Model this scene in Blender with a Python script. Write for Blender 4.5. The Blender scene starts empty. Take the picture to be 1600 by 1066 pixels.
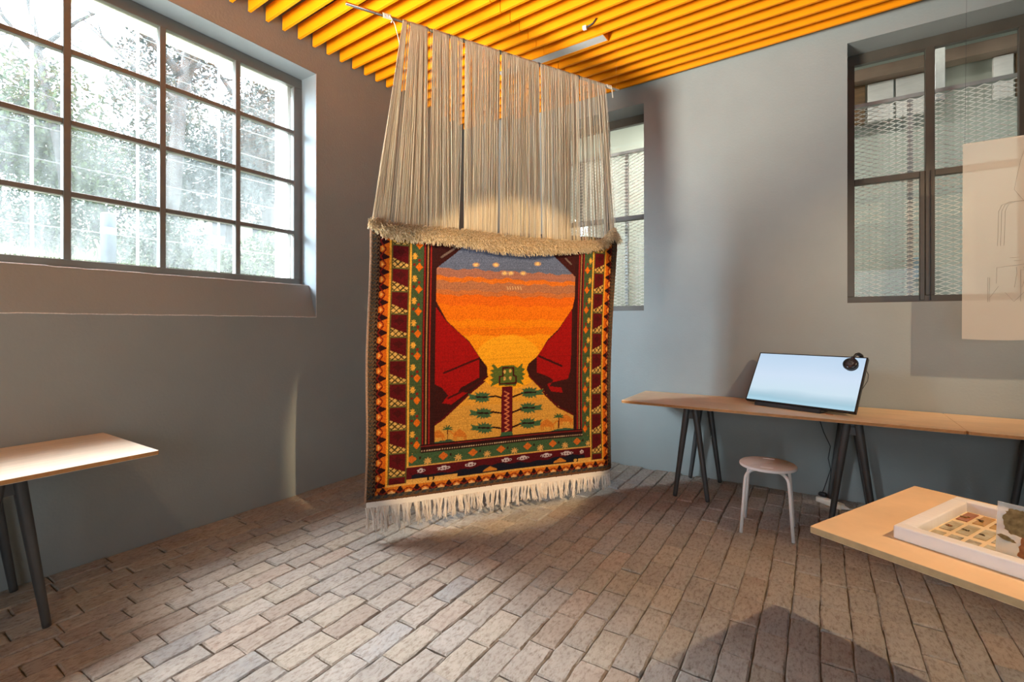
import bpy, bmesh, math, random
import numpy as np
from mathutils import Vector, Matrix
random.seed(7); rng = np.random.default_rng(7)
scn = bpy.context.scene
C = scn.collection
R = math.radians

# ------------------------------------------------------------------ camera
FPX, YH, THETA, CAMH = 749.0, 506.0, R(32.65), 1.39
cd = bpy.data.cameras.new('camera'); cam = bpy.data.objects.new('camera', cd); C.objects.link(cam)
cam.location = (0, 0, CAMH); cam.rotation_euler = (R(90), 0, THETA)
cd.sensor_width = 36; cd.lens = FPX / 1600 * 36; cd.shift_y = -(533 - YH) / 1600; cd.clip_start = 0.05
scn.camera = cam
scn.view_settings.view_transform = 'Standard'; scn.view_settings.look = 'None'
scn.view_settings.gamma = 1; scn.view_settings.exposure = 0.1
scn.view_settings.use_curve_mapping = False

# ------------------------------------------------------------------ world + lights
w = bpy.data.worlds.new('sky'); scn.world = w; w.use_nodes = True
bg = w.node_tree.nodes['Background']; bg.inputs[0].default_value = (0.74, 0.88, 1.0, 1); bg.inputs[1].default_value = 9.0

def light(name, typ, loc, target, energy, color, **kw):
    d = bpy.data.lights.new(name, typ); d.energy = energy; d.color = color
    for k, v in kw.items(): setattr(d, k, v)
    o = bpy.data.objects.new(name, d); C.objects.link(o); o.location = loc
    o.rotation_euler = (Vector(target) - Vector(loc)).to_track_quat('-Z', 'Y').to_euler()
    return o
# hazy daylight falling through the left window
light('hazy_sun', 'SUN', (-8.1, 1.9, 8.2), (-2.1, 1.25, 0), 46, (0.97, 0.98, 1.0), angle=R(34))
# added soft lamp outside, out of view, slanting in to lighten the right wall
light('added_window_fill', 'AREA', (-7.6, -4.6, 4.9), (-2.0, 4.4, 0.9), 1100, (0.70, 0.86, 1.0), shape='RECTANGLE', size=2.6, size_y=2.6, spread=R(70))
# gallery spotlights on the ceiling track
light('table_spot', 'SPOT', (2.16, 1.57, 3.5), (0.5, 2.12, 0.7), 340, (1.0, 0.70, 0.42), spot_size=R(38), spot_blend=0.8, shadow_soft_size=0.035)
light('paper_spot', 'SPOT', (2.5, 1.75, 3.5), (0.95, 4.3, 1.75), 520, (1.0, 0.74, 0.48), spot_size=R(39), spot_blend=0.9, shadow_soft_size=0.035)
light('rug_spot', 'SPOT', (1.7, 1.15, 3.5), (-1.87, 2.98, 1.2), 1080, (1.0, 0.72, 0.42), spot_size=R(28), spot_blend=0.25, shadow_soft_size=0.03)
light('left_wall_spot', 'SPOT', (-0.8, -0.6, 3.5), (-3.5, 0.2, 1.2), 70, (1.0, 0.68, 0.4), spot_size=R(60), spot_blend=0.9, shadow_soft_size=0.05)
# added unseen uplight behind the camera, brightens the slatted ceiling
light('added_uplight', 'SPOT', (-3.0, -1.5, 1.5), (-1.7, 3.1, 4.45), 2700, (1.0, 0.97, 0.90), spot_size=R(62), spot_blend=0.9, shadow_soft_size=0.8)
# added cool fill lamp behind the camera, lightens the walls
light('added_back_fill', 'AREA', (0.4, -2.85, 1.4), (-0.4, 3, 1.0), 110, (0.76, 0.88, 1.0), shape='RECTANGLE', size=4.5, size_y=2.2)
# added unseen lamps brightening the mesh and passage behind the right wall
light('added_passage_fill', 'AREA', (-1.9, 5.06, 4.3), (-1.9, 5.3, 0), 135, (1.0, 0.98, 0.93), shape='RECTANGLE', size=2.2, size_y=0.12)
light('added_passage_fill_far', 'AREA', (1.0, 5.06, 4.3), (1.0, 5.3, 0), 12, (1.0, 0.97, 0.84), shape='RECTANGLE', size=1.6, size_y=0.12)

# ------------------------------------------------------------------ helpers
def lin(c):
    return tuple(((v / 255) / 12.92 if v / 255 <= .04045 else ((v / 255 + .055) / 1.055) ** 2.4) for v in c)
MATS = {}
def M(name, col, rough=.6, metal=0., namt=0., nscale=6., bump=0., bscale=40., spec=.5, stretch=None, col2=None, emit=None, trans=0., alpha=1.):
    m = bpy.data.materials.new(name); m.use_nodes = True; nt = m.node_tree; b = nt.nodes['Principled BSDF']
    L = nt.links.new
    b.inputs['Base Color'].default_value = (*col, 1); b.inputs['Roughness'].default_value = rough
    b.inputs['Metallic'].default_value = metal; b.inputs['Specular IOR Level'].default_value = spec
    if namt or bump or col2:
        tc = nt.nodes.new('ShaderNodeTexCoord'); mp = nt.nodes.new('ShaderNodeMapping'); L(tc.outputs['Object'], mp.inputs[0])
        if stretch: mp.inputs['Scale'].default_value = stretch
    if namt or col2:
        n = nt.nodes.new('ShaderNodeTexNoise'); n.inputs['Scale'].default_value = nscale; n.inputs['Detail'].default_value = 6
        n.inputs['Roughness'].default_value = .6
        L(mp.outputs[0], n.inputs[0]); r = nt.nodes.new('ShaderNodeValToRGB'); L(n.outputs[0], r.inputs[0])
        r.color_ramp.elements[0].position = .3; r.color_ramp.elements[1].position = .7
        c2 = col2 or tuple(min(1, v * (1 + namt)) for v in col)
        c1 = col if col2 else tuple(v * (1 - namt) for v in col)
        r.color_ramp.elements[0].color = (*c1, 1); r.color_ramp.elements[1].color = (*c2, 1)
        L(r.outputs[0], b.inputs['Base Color'])
    if bump:
        n2 = nt.nodes.new('ShaderNodeTexNoise'); n2.inputs['Scale'].default_value = bscale; n2.inputs['Detail'].default_value = 5
        L(mp.outputs[0], n2.inputs[0]); bp = nt.nodes.new('ShaderNodeBump'); bp.inputs['Strength'].default_value = bump
        bp.inputs['Distance'].default_value = .01; L(n2.outputs[0], bp.inputs['Height']); L(bp.outputs[0], b.inputs['Normal'])
    if emit: b.inputs['Emission Color'].default_value = (*emit[:3], 1); b.inputs['Emission Strength'].default_value = emit[3]
    MATS[name] = m; return m

class MB:
    def __init__(s): s.v = []; s.f = []
    def add(s, vs, fs):
        o = len(s.v); s.v += [tuple(p) for p in vs]; s.f += [tuple(i + o for i in f) for f in fs]; return s
    def box(s, a, b):
        (x0, y0, z0), (x1, y1, z1) = a, b
        return s.add([(x0,y0,z0),(x1,y0,z0),(x1,y1,z0),(x0,y1,z0),(x0,y0,z1),(x1,y0,z1),(x1,y1,z1),(x0,y1,z1)],
                     [(0,3,2,1),(4,5,6,7),(0,1,5,4),(1,2,6,5),(2,3,7,6),(3,0,4,7)])
    def bbox(s, a, b, bev=.004, seg=2):
        bm = bmesh.new(); bmesh.ops.create_cube(bm, size=1)
        a = Vector(a); b = Vector(b)
        for v in bm.verts: v.co = Vector(((v.co[i] + .5) * (b[i] - a[i]) + a[i]) for i in range(3))
        bmesh.ops.bevel(bm, geom=list(bm.edges), offset=bev, segments=seg, affect='EDGES', profile=.5)
        bm.verts.index_update()
        s.add([v.co[:] for v in bm.verts], [[v.index for v in f.verts] for f in bm.faces]); bm.free(); return s
    def prism(s, poly, z0, z1):
        n = len(poly)
        return s.add([(x, y, z0) for x, y in poly] + [(x, y, z1) for x, y in poly],
              [tuple(range(n - 1, -1, -1)), tuple(range(n, 2 * n))] + [(i, (i + 1) % n, n + (i + 1) % n, n + i) for i in range(n)])
    def tube(s, pts, r, k=8, caps=True):
        pts = [Vector(p) for p in pts]; n = len(pts)
        rr = [r] * n if not hasattr(r, '__len__') else r
        t0 = (pts[1] - pts[0]).normalized(); u = t0.orthogonal().normalized(); o = len(s.v)
        for i in range(n):
            t = (pts[min(i + 1, n - 1)] - pts[max(i - 1, 0)])
            t = t.normalized() if t.length > 1e-9 else t0
            u = (u - t * u.dot(t)); u = u.normalized() if u.length > 1e-6 else t.orthogonal().normalized(); v = t.cross(u)
            for j in range(k):
                a = 2 * math.pi * j / k; s.v.append(tuple(pts[i] + (u * math.cos(a) + v * math.sin(a)) * rr[i]))
        for i in range(n - 1):
            for j in range(k):
                j2 = (j + 1) % k; s.f.append((o + i * k + j, o + i * k + j2, o + (i + 1) * k + j2, o + (i + 1) * k + j))
        if caps: s.f.append(tuple(o + j for j in range(k - 1, -1, -1))); s.f.append(tuple(o + (n - 1) * k + j for j in range(k)))
        return s
    def build(s, name, mat, parent=None, smooth=False, **props):
        me = bpy.data.meshes.new(name); me.from_pydata(s.v, [], s.f); me.update()
        if smooth: me.polygons.foreach_set('use_smooth', [True] * len(me.polygons))
        me.materials.append(mat)
        o = bpy.data.objects.new(name, me); C.objects.link(o); o.parent = parent
        for k, v in props.items(): o[k] = v
        return o
def thing(name, label, cat, loc=(0, 0, 0), rotz=0, group=None):
    o = bpy.data.objects.new(name, None); C.objects.link(o); o.location = loc; o.rotation_euler = (0, 0, rotz)
    o.empty_display_size = .1; o['label'] = label; o['category'] = cat
    if group: o['group'] = group
    return o
def tag(o, label, cat, group=None, kind=None):
    o['label'] = label; o['category'] = cat
    if group: o['group'] = group
    if kind: o['kind'] = kind
    return o
def dup(o, parent, loc):
    c = o.copy(); C.objects.link(c); c.parent = parent; c.location = loc; return c
def rrect(x0, y0, x1, y1, r, n=4):
    P = []
    for cx, cy, a0 in ((x1 - r, y1 - r, 0), (x0 + r, y1 - r, 90), (x0 + r, y0 + r, 180), (x1 - r, y0 + r, 270)):
        for i in range(n + 1):
            a = R(a0 + 90 * i / n); P.append((cx + r * math.cos(a), cy + r * math.sin(a)))
    return P
# photograph pixel <-> place (used for measuring only)
ct, st = math.cos(THETA), math.sin(THETA)
def proj(X, Y, Z):
    d = -X * st + Y * ct
    return 800 + (X * ct + Y * st) / d * FPX, YH + (CAMH - Z) / d * FPX

# ------------------------------------------------------------------ materials
m_wall = M('wall_paint', (.294, .321, .305), .5, namt=.06, nscale=1.5, bump=.12, bscale=60, spec=.35)
m_reveal = M('reveal_paint', (.25, .285, .30), .6, namt=.04, bump=.1)
m_chip = M('chipped_edge', (.72, .70, .68), .8, namt=.2, nscale=80)
m_steel_grey = M('window_frame_grey', (.16, .158, .14), .45, namt=.08)
m_bronze = M('window_frame_bronze', (.075, .062, .045), .4, namt=.15)
m_outwall = M('outer_plaster', (.78, .76, .68), .8, namt=.05)
m_slat = M('yellow_slat', (.95, .31, .002), .55, namt=.03, spec=.2)
m_ceil = M('dark_ceiling', (.05, .035, .025), .9, namt=.3)
m_wood = M('plywood', (.80, .56, .33), .5, namt=.12, nscale=3, stretch=(1, 14, 6), spec=.4)
m_mdf = M('mdf_board', (.78, .54, .30), .6, namt=.10, nscale=3.5, spec=.35)
m_mdf_edge = M('mdf_edge', (.50, .33, .16), .7, namt=.15, nscale=30)
m_wood_edge = M('plywood_edge', (.46, .22, .07), .6, namt=.15, nscale=40)
m_leg = M('grey_powdercoat', (.055, .053, .050), .38, namt=.1, spec=.5)
m_white = M('white_metal', (.90, .90, .89), .35)
m_seat = M('seat_plastic', (.74, .69, .62), .45, namt=.05)
m_black = M('black_plastic', (.012, .013, .015), .35)
m_blackg = M('black_gloss', (.02, .021, .024), .18)
m_chrome = M('chrome', (.75, .74, .72), .18, metal=1)
m_cord = M('cotton_cord', (.68, .60, .46), .9, namt=.2, nscale=40)
m_wframe = M('white_frame_wood', (.84, .80, .76), .55, namt=.04, nscale=8, stretch=(1, 12, 1))
m_green = M('green_pane', (.25, .55, .35), .2)
m_cable = M('white_cable', (.72, .70, .66), .5)

def attr_mat(name, rough, bump, bscale, extra=None, sheen=0):
    m = bpy.data.materials.new(name); m.use_nodes = True; nt = m.node_tree; b = nt.nodes['Principled BSDF']; L = nt.links.new
    a = nt.nodes.new('ShaderNodeAttribute'); a.attribute_name = 'tint'; b.inputs['Roughness'].default_value = rough
    tc = nt.nodes.new('ShaderNodeTexCoord'); geo = nt.nodes.new('ShaderNodeNewGeometry')
    n = nt.nodes.new('ShaderNodeTexNoise'); n.inputs['Scale'].default_value = bscale; n.inputs['Detail'].default_value = 8; n.inputs['Roughness'].default_value = .7
    L(geo.outputs['Position'], n.inputs[0])
    bp = nt.nodes.new('ShaderNodeBump'); bp.inputs['Strength'].default_value = bump; bp.inputs['Distance'].default_value = .008
    L(n.outputs[0], bp.inputs['Height']); L(bp.outputs[0], b.inputs['Normal'])
    return m, nt, b, a, n, geo
# brick: tinted clay, worn, dusty patches, dark pits
m_brick, nt, b, a, n, geo = attr_mat('floor_brick', .8, 1.0, 62)
L = nt.links.new
mpb = nt.nodes.new('ShaderNodeMapping'); mpb.inputs['Scale'].default_value = (1, .42, 1); L(geo.outputs['Position'], mpb.inputs[0]); L(mpb.outputs[0], n.inputs[0])
n.inputs['Detail'].default_value = 12; n.inputs['Roughness'].default_value = .78
b.inputs['Specular IOR Level'].default_value = .3
n2 = nt.nodes.new('ShaderNodeTexNoise'); n2.inputs['Scale'].default_value = 7; n2.inputs['Detail'].default_value = 7; n2.inputs['Roughness'].default_value = .65; L(geo.outputs['Position'], n2.inputs[0])
r1 = nt.nodes.new('ShaderNodeValToRGB'); L(n2.outputs[0], r1.inputs[0]); r1.color_ramp.elements[0].position = .45; r1.color_ramp.elements[1].position = .72
mx = nt.nodes.new('ShaderNodeMix'); mx.data_type = 'RGBA'; L(a.outputs['Color'], mx.inputs[6]); mx.inputs[7].default_value = (.54, .49, .42, 1)
ml = nt.nodes.new('ShaderNodeMath'); ml.operation = 'MULTIPLY'; ml.inputs[1].default_value = .55; L(r1.outputs[0], ml.inputs[0]); L(ml.outputs[0], mx.inputs[0])
r2 = nt.nodes.new('ShaderNodeValToRGB'); L(n.outputs[0], r2.inputs[0]); r2.color_ramp.elements[0].position = .34; r2.color_ramp.elements[1].position = .52
r2.color_ramp.elements[0].color = (.50, .44, .38, 1); r2.color_ramp.elements[1].color = (1, 1, 1, 1)
mm = nt.nodes.new('ShaderNodeMix'); mm.data_type = 'RGBA'; mm.blend_type = 'MULTIPLY'; mm.inputs[0].default_value = 1
L(mx.outputs[2], mm.inputs[6]); L(r2.outputs[0], mm.inputs[7]); L(mm.outputs[2], b.inputs['Base Color'])
m_mortar = M('sandy_joint', (.24, .19, .135), .95, namt=.35, nscale=9, bump=.5, bscale=70)
# rug pile
m_rug, nt, b, a, n, geo = attr_mat('rug_pile', .9, .55, 190)
L = nt.links.new
b.inputs['Specular IOR Level'].default_value = .1
n3 = nt.nodes.new('ShaderNodeTexNoise'); n3.inputs['Scale'].default_value = 130; n3.inputs['Detail'].default_value = 3; L(geo.outputs['Position'], n3.inputs[0])
mr = nt.nodes.new('ShaderNodeMapRange'); L(n3.outputs[0], mr.inputs[0]); mr.inputs[1].default_value = .3; mr.inputs[2].default_value = .7; mr.inputs[3].default_value = .72; mr.inputs[4].default_value = 1.28
vm = nt.nodes.new('ShaderNodeVectorMath'); vm.operation = 'SCALE'; L(a.outputs['Color'], vm.inputs[0]); L(mr.outputs[0], vm.inputs['Scale']); L(vm.outputs[0], b.inputs['Base Color'])
# threads: slightly translucent cotton
def cloth_mat(name, trans):
    m = bpy.data.materials.new(name); m.use_nodes = True; nt = m.node_tree; b = nt.nodes['Principled BSDF']; out = nt.nodes['Material Output']; L = nt.links.new
    b.inputs['Roughness'].default_value = .95; b.inputs['Specular IOR Level'].default_value = .05
    a = nt.nodes.new('ShaderNodeAttribute'); a.attribute_name = 'tint'; L(a.outputs['Color'], b.inputs['Base Color'])
    t = nt.nodes.new('ShaderNodeBsdfTranslucent'); L(a.outputs['Color'], t.inputs[0])
    mx = nt.nodes.new('ShaderNodeMixShader'); mx.inputs[0].default_value = trans
    L(b.outputs[0], mx.inputs[1]); L(t.outputs[0], mx.inputs[2]); L(mx.outputs[0], out.inputs[0]); return m
m_thread = cloth_mat('warp_cotton', .12)
m_tuft = cloth_mat('tuft_cotton', .15)
m_fringe = cloth_mat('fringe_cotton', .15)
class TB(MB):
    """mesh builder whose strands each carry a dye tint"""
    def __init__(s, cols): super().__init__(); s.c = []; s.cols = cols
    def strand(s, pts, r):
        n0 = len(s.v); s.tube(pts, r, 3, False); c = random.choice(s.cols); k = random.uniform(.82, 1.15); s.c += [(c[0] * k, c[1] * k, c[2] * k, 1)] * (len(s.v) - n0)
    def plain(s): s.c += [(*s.cols[0], 1)] * (len(s.v) - len(s.c))
    def done(s, *a, **k): s.plain(); o = s.build(*a, **k); set_tint(o.data, s.c); return o
# glass
def glass_mat(name, gloss, dirt):
    m = bpy.data.materials.new(name); m.use_nodes = True; nt = m.node_tree; nt.nodes.clear(); L = nt.links.new
    out = nt.nodes.new('ShaderNodeOutputMaterial'); tr = nt.nodes.new('ShaderNodeBsdfTransparent'); gl = nt.nodes.new('ShaderNodeBsdfGlossy')
    gl.inputs['Roughness'].default_value = .02; fr = nt.nodes.new('ShaderNodeFresnel'); fr.inputs[0].default_value = 1.45
    mu = nt.nodes.new('ShaderNodeMath'); mu.operation = 'MULTIPLY'; mu.inputs[1].default_value = gloss; L(fr.outputs[0], mu.inputs[0])
    mx = nt.nodes.new('ShaderNodeMixShader'); L(mu.outputs[0], mx.inputs[0]); L(tr.outputs[0], mx.inputs[1]); L(gl.outputs[0], mx.inputs[2]); last = mx
    if dirt:
        tc = nt.nodes.new('ShaderNodeTexCoord'); mp = nt.nodes.new('ShaderNodeMapping'); mp.inputs['Scale'].default_value = (1, 5, 1.2); L(tc.outputs['Object'], mp.inputs[0])
        n = nt.nodes.new('ShaderNodeTexNoise'); n.inputs['Scale'].default_value = 4; n.inputs['Detail'].default_value = 9; n.inputs['Roughness'].default_value = .68; L(mp.outputs[0], n.inputs[0])
        n2 = nt.nodes.new('ShaderNodeTexNoise'); n2.inputs['Scale'].default_value = 1.3; n2.inputs['Detail'].default_value = 4; L(tc.outputs['Object'], n2.inputs[0])
        ad = nt.nodes.new('ShaderNodeMath'); ad.operation = 'ADD'; L(n.outputs[0], ad.inputs[0]); L(n2.outputs[0], ad.inputs[1])
        mr = nt.nodes.new('ShaderNodeMapRange'); L(ad.outputs[0], mr.inputs[0]); mr.inputs[1].default_value = .75; mr.inputs[2].default_value = 1.35
        mr.inputs[3].default_value = dirt * .35; mr.inputs[4].default_value = dirt * 1.5
        tl = nt.nodes.new('ShaderNodeBsdfTranslucent'); tl.inputs[0].default_value = (.80, .86, .86, 1)
        m2 = nt.nodes.new('ShaderNodeMixShader'); L(mr.outputs[0], m2.inputs[0]); L(mx.outputs[0], m2.inputs[1]); L(tl.outputs[0], m2.inputs[2]); last = m2
    L(last.outputs[0], out.inputs[0]); return m
m_dirty = glass_mat('dusty_glass', .6, .034)
m_glass = glass_mat('clear_glass', .45, 0)

# ------------------------------------------------------------------ structure: floor of bricks
XW, YW = -3.58, 4.60            # inner faces of left and right wall
BACK, RIGHT = -3.0, 4.2
floor = MB().box((XW - .4, BACK - .3, -.15), (RIGHT + .3, YW + .4, -.014)).build('floor', m_mortar, kind='structure')
floor['label'] = 'old brick paved floor with sandy joints'
def brick_mesh(L_, W_):
    j = lambda a: random.uniform(-a, a)
    hx, hy = W_ / 2, L_ / 2; i = .007
    bot = [(-hx, -hy), (hx, -hy), (hx, hy), (-hx, hy)]
    n = 5; ring = []
    # outline with worn wobble
    for k, (ax, ay) in enumerate(bot):
        bx, by = bot[(k + 1) % 4]
        m = 1 if k % 2 == 0 else 3
        for q in range(m + 1):
            t = q / (m + 1); ring.append((ax + (bx - ax) * t, ay + (by - ay) * t))
    ring = [(x + j(.0028), y + j(.0028)) for x, y in ring]
    tilt = (j(.012), j(.012)); z0 = j(.0025)
    top = [(x * (1 - i * 2 / W_) + j(.002), y * (1 - i * 2 / L_) + j(.002)) for x, y in ring]
    N_ = len(ring)
    V = [(x, y, -.03) for x, y in ring] + [(x, y, -.0055 + z0 + j(.002)) for x, y in ring] + [(x, y, z0 + x * tilt[0] + y * tilt[1] + j(.0008)) for x, y in top]
    F = [(k, (k + 1) % N_, N_ + (k + 1) % N_, N_ + k) for k in range(N_)] + [(N_ + k, N_ + (k + 1) % N_, 2 * N_ + (k + 1) % N_, 2 * N_ + k) for k in range(N_)]
    F.append(tuple(2 * N_ + k for k in range(N_)))
    return V, F
def brick_tint():
    base = random.choice([(.43, .38, .31)] * 5 + [(.41, .37, .31)] * 4 + [(.44, .36, .28)] * 2 + [(.45, .39, .30)] * 3 + [(.40, .38, .34)])
    k = random.uniform(.90, 1.09); return (base[0] * k * .97, base[1] * k, base[2] * k * 1.07)
bricks = []
RW = .1195; x = XW + RW / 2; row = 0
while x < 2.7:
    y = -.3 - random.uniform(0, .24)
    while y < YW - .02:
        L_ = random.uniform(.225, .262)
        if y + L_ > YW: L_ = YW - y
        if L_ > .05 and y + L_ > -.3:
            cx, cy = x + random.uniform(-.0025, .0025), y + L_ / 2
            d = -cx * st + cy * ct
            if d > .35:
                P = [proj(cx + a * RW / 2, cy + b_ * L_ / 2, 0) for a, b_ in ((-1, -1), (1, -1), (1, 1), (-1, 1)) if (-(cx + a * RW / 2) * st + (cy + b_ * L_ / 2) * ct) > .1]
                if P and max(p[0] for p in P) > -320 and min(p[0] for p in P) < 1920 and min(p[1] for p in P) < 1400:
                    area = 0
                    if len(P) == 4:
                        Q = [(min(max(p[0], 0), 1600), min(max(p[1], 0), 1066)) for p in P]
                        area = abs(sum(Q[i][0] * Q[(i + 1) % 4][1] - Q[(i + 1) % 4][0] * Q[i][1] for i in range(4))) / 2
                        px, py = proj(cx, cy, 0)
                        if px > 1290 and py > 790 and px + py * 1.6 < 3240 and py < 860 + (px - 1290) * .35: area *= .05   # under the near table
                    bricks.append((area, cx, cy, L_))
        y += L_ + random.uniform(.003, .007)
    x += RW; row += 1
bricks.sort(key=lambda t: -t[0])
def set_tint(me, cols):
    at = me.attributes.new('tint', 'FLOAT_COLOR', 'POINT'); at.data.foreach_set('color', np.asarray(cols, dtype=np.float32).ravel())
far = MB(); far_c = []
for i, (ar, cx, cy, L_) in enumerate(bricks):
    V, F = brick_mesh(L_, RW - random.uniform(.0025, .006)); t = brick_tint()
    if i < 300:
        o = MB().add(V, F).build('brick', m_brick, floor); o.location = (cx, cy, 0); set_tint(o.data, [(*t, 1)] * len(V))
    else:
        far.add([(px + cx, py + cy, pz) for px, py, pz in V], F); far_c += [(*t, 1)] * len(V)
o = far.build('brick_paving', m_brick, floor, kind='stuff'); set_tint(o.data, far_c)

# ------------------------------------------------------------------ structure: left wall with deep window
XO = -3.95; WY0, WY1, WZ0, WZ1 = -.06, 2.52, 1.447, 3.505
mb = MB()
mb.box((XO, BACK - .3, -.15), (XW, YW + .35, WZ0)); mb.box((XO, BACK - .3, WZ1), (XW, YW + .35, 4.3))
mb.box((XO, WY1, WZ0), (XW, YW + .35, WZ1)); mb.box((XO, BACK - .3, WZ0), (XW, WY0, WZ1))
wall_left = mb.build('wall_left', m_wall, kind='structure')
# pale painted linings of the window opening
mb = MB(); e = .004
mb.box((-3.80, WY0, WZ1 - e), (XW + .001, WY1, WZ1)); mb.box((-3.80, WY1 - e, WZ0), (XW + .001, WY1, WZ1)); mb.box((-3.80, WY0, WZ0), (XW + .001, WY0 + e, WZ1))
mb.build('reveal_lining', m_reveal, wall_left)
sill = [(-3.581, WZ0), (-3.680, 1.718), (-3.84, 1.728), (-3.84, WZ0)]
mb = MB(); n = len(sill)
mb.add([(a, WY0 + e, b_) for a, b_ in sill] + [(a, WY1 - e, b_) for a, b_ in sill], [tuple(range(n)), tuple(range(2 * n - 1, n - 1, -1))] + [(i, n + i, n + (i + 1) % n, (i + 1) % n) for i in range(n)])
mb.build('sloping_sill', m_wall, wall_left)
mb = MB()
mb.tube([(-3.5805, y, WZ0 + random.uniform(-.002, .002)) for y in np.linspace(WY0, WY1, 60)], .0035, 5)
mb.tube([(-3.681, y, 1.717 + random.uniform(-.002, .002)) for y in np.linspace(WY0, WY1, 60)], .0032, 5)
mb.tube([(-3.5805, WY1 - .001, z) for z in np.linspace(WZ0, WZ1, 20)], .003, 5)
mb.build('chipped_edge', m_chip, wall_left)
# outer cream reveal
mb = MB(); mb.box((XO - .06, WY0 - .3, WZ1 - .075), (-3.83, WY1 + .3, WZ1 + .02)); mb.box((XO - .06, WY1 - .105, 1.6), (-3.83, WY1 + .3, WZ1)); mb.box((XO - .06, WY0 - .3, 1.6), (-3.83, WY0 + .1, WZ1))
mb.box((XO - .06, WY0 - .3, 1.55), (-3.83, WY1 + .3, 1.77))
mb.build('outer_reveal', m_outwall, wall_left)

win = bpy.data.objects.new('window_1', None); C.objects.link(win); win.location = (-3.80, 1.2, 1.72); win['kind'] = 'structure'; win['label'] = 'grey steel gridded window with dusty panes in left wall'
def wl(a): return (a[0] + 3.80, a[1] - 1.2, a[2] - 1.72)
def wbox(a, b): return MB().bbox(wl(a), wl(b), .003, 1)
YC = [WY0 + .078, .478, .976, 1.471, 1.974, WY1 - .078]; ZR = [1.775, 2.168, 2.597, 3.024, 3.415]
mb = MB()
for a, b_ in (((-3.825, WY0, 1.70), (-3.775, WY1, 1.775)), ((-3.825, WY0, 3.415), (-3.775, WY1, 3.50)), ((-3.825, WY0, 1.775), (-3.775, YC[0], 3.415)), ((-3.825, YC[-1], 1.775), (-3.775, WY1, 3.415))):
    mb.bbox(wl(a), wl(b_), .003, 1)
mb.build('window_frame', m_steel_grey, win)
for yc in YC[1:-1]: wbox((-3.823, yc - .0185, 1.77), (-3.772, yc + .0185, 3.42)).build('mullion', m_steel_grey, win)
for zc in ZR[1:-1]:
    for k in range(5):
        a0 = YC[k] + (.018 if k else 0); a1 = YC[k + 1] - (.018 if k < 4 else 0)
        wbox((-3.820, a0, zc - .0165), (-3.776, a1, zc + .0165)).build('glazing_bar', m_steel_grey, win)
for k in range(5):
    for r_ in range(4):
        y0 = YC[k] + .01; y1 = YC[k + 1] - .01; z0 = ZR[r_] + .008; z1 = ZR[r_ + 1] - .008
        o = MB().box(wl((-3.803, y0, z0)), wl((-3.799, y1, z1))).build('pane', m_dirty, win)

# ------------------------------------------------------------------ structure: right wall with two windows
YO = 4.95
AX0, AX1, AZ0, AZ1 = -2.40, -1.43, 1.518, 3.530
BX0, BX1, BZ0, BZ1 = .187, 1.262, 1.553, 3.597
mb = MB()
for x0, x1, z0, z1 in ((XW, AX0, -.15, 4.3), (AX1, BX0, -.15, 4.3), (BX1, RIGHT + .3, -.15, 4.3), (AX0, AX1, -.15, AZ0), (AX0, AX1, AZ1, 4.3), (BX0, BX1, -.15, BZ0), (BX0, BX1, BZ1, 4.3)):
    mb.box((x0, YW, z0), (x1, YO, z1))
wall_right = mb.build('wall_right', m_wall, kind='structure')
def inner_window(name, X0, X1, Z0, Z1, xm, zm, label, casement):
    w_ = bpy.data.objects.new(name, None); C.objects.link(w_); w_.location = ((X0 + X1) / 2, 4.86, Z0); w_['kind'] = 'structure'; w_['label'] = label
    f = lambda x, y, z: (x - (X0 + X1) / 2, y - 4.86, z - Z0)
    mb = MB(); b = .058
    for a, c in (((X0, 4.835, Z0), (X1, 4.885, Z0 + b)), ((X0, 4.835, Z1 - .085), (X1, 4.885, Z1)), ((X0, 4.835, Z0 + b), (X0 + b, 4.885, Z1 - .085)), ((X1 - b, 4.835, Z0 + b), (X1, 4.885, Z1 - .085))):
        mb.bbox(f(*a), f(*c), .003, 1)
    mb.build('window_frame', m_bronze, w_)
    MB().bbox(f(xm - .028, 4.832, Z0 + b), f(xm + .028, 4.888, Z1 - .08), .003, 1).build('mullion', m_bronze, w_)
    xs = [X0 + b, xm - .028, xm + .028, X1 - b]
    for q in (0, 2):
        MB().bbox(f(xs[q], 4.836, zm - .024), f(xs[q + 1], 4.884, zm + .024), .003, 1).build('glazing_bar', m_bronze, w_)
        for z0, z1 in ((Z0 + b, zm - .024), (zm + .024, Z1 - .085)):
            MB().box(f(xs[q] - .005, 4.858, z0 - .005), f(xs[q + 1] + .005, 4.861, z1 + .005)).build('pane', m_glass, w_)
    if casement:
        MB().bbox(f(xm - .062, 4.826, Z0 + .02), f(xm - .032, 4.87, zm + .02), .003, 1).build('casement_stile', m_bronze, w_)
        MB().bbox(f(xm + .002, 4.815, Z0 + .02), f(xm + .010, 4.835, zm + .02), .002, 1).build('cover_strip', m_bronze, w_)
    return w_
inner_window('window_2', AX0, AX1, AZ0, AZ1, -1.91, 2.485, 'narrow brown framed window beside the hanging rug', False)
inner_window('window_3', BX0, BX1, BZ0, BZ1, .718, 2.55, 'brown framed window above the long table, looking onto metal mesh', True)

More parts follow.
